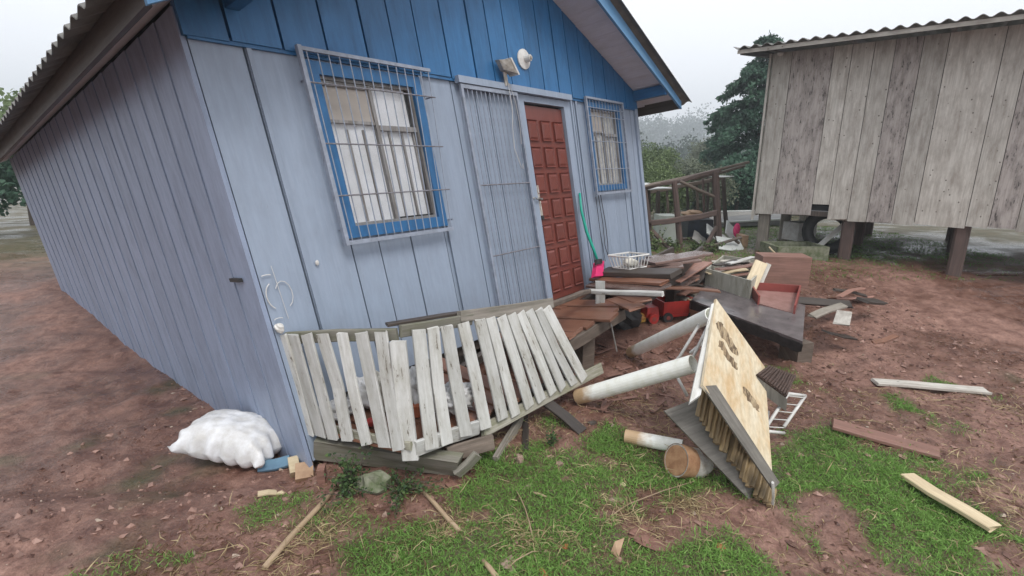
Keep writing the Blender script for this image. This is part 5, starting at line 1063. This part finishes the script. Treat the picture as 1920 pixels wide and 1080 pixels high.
def conifer(name, label, base, h, rmax, n_br, seed, mat='conifer_leaf', size=0.16, per=60):
    r = np.random.default_rng(seed); t = thing(name, base, label, 'tree', 'trees behind the shed')
    part('trunk', tube([base, base + V(0.05, 0, h * 0.4), base + V(0, 0.05, h * 0.98)], [h * 0.02, h * 0.014, 0.02], 8), 'bark', t)
    cs_, ds_, tt = [], [], []
    for k in range(n_br):
        f = (k + r.random()) / n_br; z = h * (0.06 + 0.94 * f); L = rmax * (1 - f) ** 0.75 * (0.65 + 0.5 * r.random()) + 0.15
        az = r.random() * 6.283; dr = V(math.cos(az), math.sin(az), 0); lift = 0.25 * (f - 0.2)
        m_ = int(per * (0.35 + L / rmax)); s = r.random(m_) ** 0.7
        p = base + V(0, 0, z) + dr * (s * L)[:, None] + V(0, 0, 1) * ((lift * s - 0.42 * s * s) * L)[:, None]
        wid = 0.28 * L * (1 - s) + 0.08
        sdv = V(-dr[1], dr[0], 0); p = p + sdv * (r.normal(0, 1, m_) * wid * 0.6)[:, None] + r.normal(0, 0.05, (m_, 3))
        dd_ = dr * 0.7 + r.normal(0, 0.55, (m_, 3)) + V(0, 0, -0.45); dd_ /= np.linalg.norm(dd_, axis=1)[:, None]
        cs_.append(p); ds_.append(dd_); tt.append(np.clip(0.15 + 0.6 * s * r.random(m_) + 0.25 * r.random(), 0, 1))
    c = np.vstack(cs_); d_ = np.vstack(ds_); n = len(c)
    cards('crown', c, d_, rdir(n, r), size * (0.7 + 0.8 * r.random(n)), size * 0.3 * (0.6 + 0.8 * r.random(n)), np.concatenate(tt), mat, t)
    return t
def broadleaf(name, label, base, h, rx, rz, seed, mat, n=2600, size=0.16, clumps=22, group='trees behind the shed'):
    r = np.random.default_rng(seed); t = thing(name, base, label, 'tree', group)
    top = base + V(0, 0, h)
    part('trunk', tube([base, base + V(0.1, 0, h * 0.45), base + V(-0.05, 0.1, h * 0.8)], [0.03 * h, 0.02 * h, 0.008 * h], 7), 'bark', t)
    cc = base + V(0, 0, h - rz) + rdir(clumps, r) * (r.random(clumps) ** 0.5)[:, None] * V(rx, rx, rz) * 0.75
    for q in cc[:5]: part('limb', tube([base + V(0.05, 0, h * 0.4), (base + V(0, 0, h * 0.5) + q) / 2, q], [0.012 * h, 0.008 * h, 0.004 * h], 5), 'bark', t)
    k = r.integers(0, clumps, n); rad = (0.35 + 0.25 * r.random(clumps)) * min(rx, rz)
    p = cc[k] + rdir(n, r) * (rad[k] * r.random(n) ** 0.4)[:, None]
    tint = np.clip(0.25 + 0.45 * r.random(clumps)[k] + 0.35 * (r.random(n) - 0.3), 0, 1)
    cards('crown', p, rdir(n, r), rdir(n, r), size * (0.6 + 0.8 * r.random(n)), size * 0.42 * (0.6 + 0.8 * r.random(n)), tint, mat, t)
    return t
def tb(u, y, z=None): p = Py(u, 400, y); return V(p[0], p[1], float(terrain(p[0], p[1])) - 0.05 if z is None else z)
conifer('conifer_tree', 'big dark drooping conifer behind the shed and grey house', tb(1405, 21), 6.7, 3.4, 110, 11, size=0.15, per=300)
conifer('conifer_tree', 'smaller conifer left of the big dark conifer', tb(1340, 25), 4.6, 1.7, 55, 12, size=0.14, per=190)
broadleaf('leafy_tree', 'yellow-green bushy tree just right of the house corner', tb(1222, 24), 2.9, 1.5, 1.1, 14, 'bush_leaf', 13000, 0.09, 40)
broadleaf('leafy_tree', 'pale grey-green tree between the bushy tree and the conifers', tb(1278, 30), 2.7, 1.9, 1.2, 15, 'grey_leaf', 12000, 0.10, 40)
broadleaf('leafy_tree', 'dull green shrub seen through the shed frame', tb(1300, 17), 2.0, 1.3, 0.9, 16, 'grey_leaf', 9000, 0.07, 30)
broadleaf('leafy_tree', 'leafy shrub behind the left shed posts', tb(1240, 17), 1.9, 1.1, 0.9, 17, 'bush_leaf', 8000, 0.07, 30)
broadleaf('leafy_tree', 'dark shrub low at the foot of the big conifer', tb(1378, 19), 2.3, 1.4, 1.0, 18, 'conifer_leaf', 4500, 0.13, 26)
broadleaf('leafy_tree', 'taller grey-green tree behind the smaller conifer', tb(1318, 38), 4.6, 2.0, 1.6, 19, 'grey_leaf', 10000, 0.12, 40)
broadleaf('leafy_tree', 'green tree behind the far left end of the house', tb(60, 16), 4.2, 1.9, 1.6, 31, 'bush_leaf', 4500, 0.16, 28)
broadleaf('leafy_tree', 'dark shrub at the far left behind the house', tb(-60, 12), 2.6, 1.5, 1.1, 32, 'conifer_leaf', 4500, 0.13, 28)
# far wooded ridges
def ridge(name, y0, y1, zt, seed, n_tr, tsz, xr):
    xs_ = np.linspace(-xr, xr, 90); ys_ = np.linspace(y0, y1, 14); Xh, Yh = np.meshgrid(xs_, ys_); f = (Yh - y0) / (y1 - y0)
    hh = -8 + (zt + 8) * smooth(0, 1, f) * (0.82 + 0.36 * fbm(Xh / 60 + seed, Yh / 60 + seed * 2, 3))
    v = np.stack([Xh.ravel(), Yh.ravel(), hh.ravel()], 1); i_ = (np.arange(13)[:, None] * 90 + np.arange(89)[None, :]).ravel(); f4 = np.stack([i_, i_ + 1, i_ + 91, i_ + 90], 1)
    props(obj(name, v, f4, 'hill_soil', smoothf=True), kind='structure')
    r = np.random.default_rng(seed); P, D, T, Ls = [], [], [], []
    for k in range(n_tr):
        fy = r.random() ** 0.7; x_ = r.uniform(-0.55 * xr, xr * 0.75); y_ = y0 + (y1 - y0) * fy
        z_ = -8 + (zt + 8) * float(smooth(0, 1, fy)) * (0.82 + 0.36 * float(fbm(np.array([x_ / 60 + seed]), np.array([y_ / 60 + seed * 2]), 3)[0]))
        sz = tsz * (0.6 + 0.8 * r.random()); m_ = 230; tall = 1.0 + 0.9 * (r.random() < 0.3)
        p = V(x_, y_, z_ + sz * 0.7) + rdir(m_, r) * (r.random(m_) ** 0.55)[:, None] * V(sz * 0.6, sz * 0.6, sz * 0.6 * tall)
        P.append(p); T.append(np.clip(0.5 * r.random() + 0.5 * r.random(m_), 0, 1)); Ls.append(np.full(m_, sz * 0.15))
    P = np.vstack(P); n = len(P); Ls = np.concatenate(Ls)
    cards(name.replace('hill', 'wood'), P, rdir(n, r), rdir(n, r), Ls, Ls * 0.4, np.concatenate(T), 'far_leaf', kind='stuff', label='hazy far-off wood covering the hillside', cat='wood')
ridge('far_hill', 220, 350, 17, 3, 520, 8.5, 330)
ridge('near_hill', 60, 105, 1.0, 5, 620, 3.2, 120)

# grass on the near ground: many blades, one object
def sample(n, x0, x1, y0, y1, dens):
    x_ = rng.uniform(x0, x1, n); y_ = y0 + (y1 - y0) * rng.random(n) ** 1.25; k = rng.random(n) < dens(x_, y_); return x_[k], y_[k]
def gz_arr(x_, y_): return terrain(x_, y_) + smooth(30, 10, np.hypot(x_, y_)) * rough_z(x_, y_)
def under(x_, y_):                              # keep blades out of the house and deck
    a = (x_ - W0[0]) * HD[0] + (y_ - W0[1]) * HD[1]; c = (x_ - W0[0]) * HN[0] + (y_ - W0[1]) * HN[1]; return (c < 0.05) & (a < 6) | ((a > 0.1) & (a < 6) & (c < 0.75))
def blades(name, label, n, x0, x1, y0, y1, dens, lo, hi, wd, mat, lean, tint0, tint1):
    x_, y_ = sample(n, x0, x1, y0, y1, dens); k = ~under(x_, y_); x_, y_ = x_[k], y_[k]; n = len(x_)
    c = np.stack([x_, y_, gz_arr(x_, y_) - 0.003], 1); d_ = rng.normal(0, lean, (n, 3)); d_[:, 2] = 1; d_ /= np.linalg.norm(d_, axis=1)[:, None]
    L = (lo + (hi - lo) * rng.random(n) ** 1.6) * (0.5 + 0.9 * np.clip(fbm(x_ * 2.3, y_ * 2.3, 3), 0, 1)); bend = np.stack([rng.normal(0, 0.3, n) * L, rng.normal(0, 0.3, n) * L, -0.2 * L], 1)
    t_ = np.clip(tint0 + (tint1 - tint0) * (0.55 * fbm(x_ * 1.7 + 5, y_ * 1.7, 3) + 0.6 * rng.random(n)), 0, 1)
    cards(name, c, d_, rdir(n), L, np.full(n, wd) * (0.6 + 0.8 * rng.random(n)), t_, mat, kind='stuff', label=label, cat='grass', bend=bend)
gd = lambda a, b: np.clip(greenness(a, b) * 1.15 - 0.1, 0, 1) ** 1.3
blades('grass', 'short green grass growing in patches on the mud', 520000, -3.4, 4.6, 1.6, 5.2, gd, 0.014, 0.066, 0.0026, 'grass_leaf', 0.55, 0.15, 1.0)
blades('grass', 'short grass on the rise near the ruined shed', 60000, -1, 9, 7.6, 13.5, lambda a, b: np.clip(greenness(a, b) + 0.15, 0, 1), 0.03, 0.075, 0.005, 'grass_leaf', 0.5, 0.0, 0.6)
blades('dry_grass', 'dry straw strewn over the worn ground', 22000, -3.2, 4.6, 1.6, 4.4, lambda a, b: 0.25 + 0.75 * smooth(0.5, 0.62, fbm(a * 1.6 + 50, b * 1.6, 3)) * np.where(b < 4, 1, 0.3), 0.05, 0.17, 0.0026, 'straw', 2.6, 0.1, 1.0)
blades('litter', 'brown twigs and leaf litter pressed into the earth', 60000, -3.4, 5.5, 1.6, 7.5, lambda a, b: 0.3 + 0.7 * smooth(-0.2, -0.8, a), 0.02, 0.09, 0.004, 'litter', 3.0, 0.0, 0.9)
# crumbs of earth and small rubble trodden into the mud
def crumbs(name, label, n, mat, lo, hi, x0, x1, y0, y1):
    x_ = rng.uniform(x0, x1, n); y_ = y0 + (y1 - y0) * rng.random(n) ** 1.2; k = rng.random(n) > greenness(x_, y_) * 0.8; x_, y_ = x_[k], y_[k]; n = len(x_)
    oc = np.array([(1, 0, 0), (0, 1, 0), (-1, 0, 0), (0, -1, 0), (0, 0, 1), (0, 0, -1)], float); fc = np.array([(0, 1, 4), (1, 2, 4), (2, 3, 4), (3, 0, 4), (1, 0, 5), (2, 1, 5), (3, 2, 5), (0, 3, 5)])
    sz = lo + (hi - lo) * rng.random(n) ** 3; c = np.stack([x_, y_, gz_arr(x_, y_) + sz * 0.1], 1)
    v = oc[None] * (0.5 + rng.random((n, 6, 1))) + rng.normal(0, 0.22, (n, 6, 3)); a = rng.random(n) * 6.28; ca2, sa2 = np.cos(a)[:, None], np.sin(a)[:, None]
    v = np.stack([v[:, :, 0] * ca2 - v[:, :, 1] * sa2 * 0.7, v[:, :, 0] * sa2 + v[:, :, 1] * ca2 * 0.7, v[:, :, 2] * 0.55], 2) * sz[:, None, None] + c[:, None, :]
    f = (fc[None] + np.arange(n)[:, None, None] * 6).reshape(-1, 3)
    props(obj(name, v.reshape(-1, 3), f, mat, attr=('tint', np.repeat(rng.random(n), 6))), label, 'rubble', kind='stuff')
leafmat('crumb_earth', (0.07, 0.032, 0.024), (0.34, 0.21, 0.17), 0.0, 0.5); leafmat('crumb_pale', (0.22, 0.16, 0.12), (0.46, 0.38, 0.31), 0.0, 0.8)
crumbs('earth_clods', 'crumbly red earth clods over the bare mud', 9000, 'crumb_earth', 0.006, 0.034, -3.5, 5.5, 1.6, 8.0)
crumbs('rubble_chips', 'pale chips and splinters scattered in the mud', 1500, 'crumb_pale', 0.004, 0.022, -3.5, 5.5, 1.6, 8.0)
def tuft(u, v, n, r_):
    p = on_ground(u, v); a = rng.random(n) * 6.28; q = rng.random(n) ** 0.5 * r_; x_ = p[0] + np.cos(a) * q; y_ = p[1] + np.sin(a) * q
    d_ = rng.normal(0, 1.6, (n, 3)); d_[:, 2] = np.abs(d_[:, 2]) * 0.25 + 0.15; d_ /= np.linalg.norm(d_, axis=1)[:, None]
    return np.stack([x_, y_, gz_arr(x_, y_) + 0.004], 1), d_
tc_, td_ = zip(*[tuft(*q) for q in [(985, 1005, 150, .10), (960, 985, 60, .12), (580, 1000, 110, .14), (620, 985, 80, .1), (540, 1060, 120, .14), (850, 985, 110, .12), (1280, 945, 120, .1), (1310, 955, 60, .06), (1060, 995, 60, .1), (1150, 960, 60, .12), (820, 1010, 60, .1), (1220, 1000, 60, .08)]])
tc_ = np.vstack(tc_); td_ = np.vstack(td_); n_t = len(tc_); cards('dead_grass', tc_, td_, rdir(n_t), 0.05 + 0.12 * rng.random(n_t), np.full(n_t, 0.0024), rng.random(n_t), 'straw', kind='stuff', label='dead straw clumps lying in the grass', cat='grass', bend=np.stack([np.zeros(n_t), np.zeros(n_t), -0.03 * np.ones(n_t)], 1))
# a few long seed stalks
for (u0, v0, u1, v1, u2, v2, lb) in [(1000, 1010, 985, 960, 968, 925, 'pale dry stalk curving up in the middle of the grass'), (1135, 985, 1180, 948, 1300, 908, 'long dry runner curving across the grass to the can'), (950, 1060, 985, 1040, 1010, 1030, 'dry bent stalk at the front of the grass')]:
    p0, p1, p2 = on_ground(u0, v0, 0.01), on_ground(u1, v1, 0.03), on_ground(u2, v2, 0.02)
    piece('dry_stalk', lb, 'stalk', tube([p0, (p0 + p1) / 2 + V(0, 0, 0.012), p1, (p1 + p2) / 2 + V(0, 0, 0.01), p2], [0.004, 0.004, 0.0035, 0.003, 0.002], 5), 'pole_wood')
# plant by the beam
def plant(name, label, base, n_st, hgt, sprd, seed, per=26, size=0.035, mat='plant_leaf'):
    r = np.random.default_rng(seed); t = thing(name, base, label, 'plant'); C_l, D_l, T_l = [], [], []
    for k in range(n_st):
        az = r.random() * 6.28; e = base + V(math.cos(az) * sprd * r.random(), math.sin(az) * sprd * r.random(), hgt * (0.5 + 0.6 * r.random())); m_ = base * 0.4 + e * 0.6 + V(0, 0, 0.03)
        part('stem', tube([base, m_, e], [0.004, 0.003, 0.0015], 5), 'bark', t)
        f = r.random(per)[:, None]; p = (base * (1 - f) ** 2 + 2 * f * (1 - f) * m_ + e * f * f) + r.normal(0, 0.018, (per, 3)); C_l.append(p); d_ = rdir(per, r); d_[:, 2] = np.abs(d_[:, 2]) * 0.5; D_l.append(d_); T_l.append(r.random(per))
    c = np.vstack(C_l); n = len(c); cards('foliage', c, np.vstack(D_l), rdir(n, r), size * (0.6 + 0.8 * r.random(n)), size * 0.4 * (0.6 + 0.6 * r.random(n)), np.concatenate(T_l), mat, t)
plant('leafy_plant', 'leafy weed climbing in front of the mossy deck beam', on_ground(660, 915), 20, 0.2, 0.22, 81, 22, 0.03)
plant('leafy_plant', 'dark low weed right of the mossy stone', on_ground(755, 920), 26, 0.08, 0.32, 82, 24, 0.025)
plant('leafy_plant', 'dark low weed left of the mossy stone', on_ground(650, 930), 18, 0.07, 0.25, 83, 24, 0.025)
plant('leafy_plant', 'scraggly weed in the mud below the fallen railing', on_ground(1035, 835), 9, 0.13, 0.14, 84, 12, 0.025)
for i, (u, y_, lb) in enumerate([(1230, 9.6, 'tall weeds at the left shed post'), (1262, 9.9, 'weeds in front of the white cabinet'), (1300, 9.7, 'weeds between the shed posts'), (1336, 9.5, 'weeds at the right shed post')]):
    b = Py(u, 460, y_); b[2] = float(terrain(b[0], b[1])); plant('weed', lb, b, 9, 0.45 if i == 0 else 0.2, 0.35, 90 + i, 16, 0.06, 'bush_leaf')

# ================================================================== HAZE
hz = bpy.data.meshes.new('haze'); x0, x1, y0, y1, z0, z1 = -362, 372, -66, 422, -14, 48
hz.from_pydata([(x0, y0, z0), (x1, y0, z0), (x1, y1, z0), (x0, y1, z0), (x0, y0, z1), (x1, y0, z1), (x1, y1, z1), (x0, y1, z1)], [], [(3, 2, 1, 0), (4, 5, 6, 7), (0, 1, 5, 4), (1, 2, 6, 5), (2, 3, 7, 6), (3, 0, 4, 7)])
hm = bpy.data.materials.new('haze_air'); hm.use_nodes = True; hn = hm.node_tree; hn.nodes.clear()
ho = hn.nodes.new('ShaderNodeOutputMaterial'); pv = hn.nodes.new('ShaderNodeVolumePrincipled')
pv.inputs['Color'].default_value = (0.88, 0.95, 1.0, 1); pv.inputs['Density'].default_value = 0.0030; pv.inputs['Anisotropy'].default_value = 0.2
hn.links.new(pv.outputs[0], ho.inputs['Volume']); hz.materials.append(hm)
hobj = bpy.data.objects.new('haze', hz); COL.objects.link(hobj); hobj['kind'] = 'stuff'; hobj['label'] = 'pale damp haze over the valley'
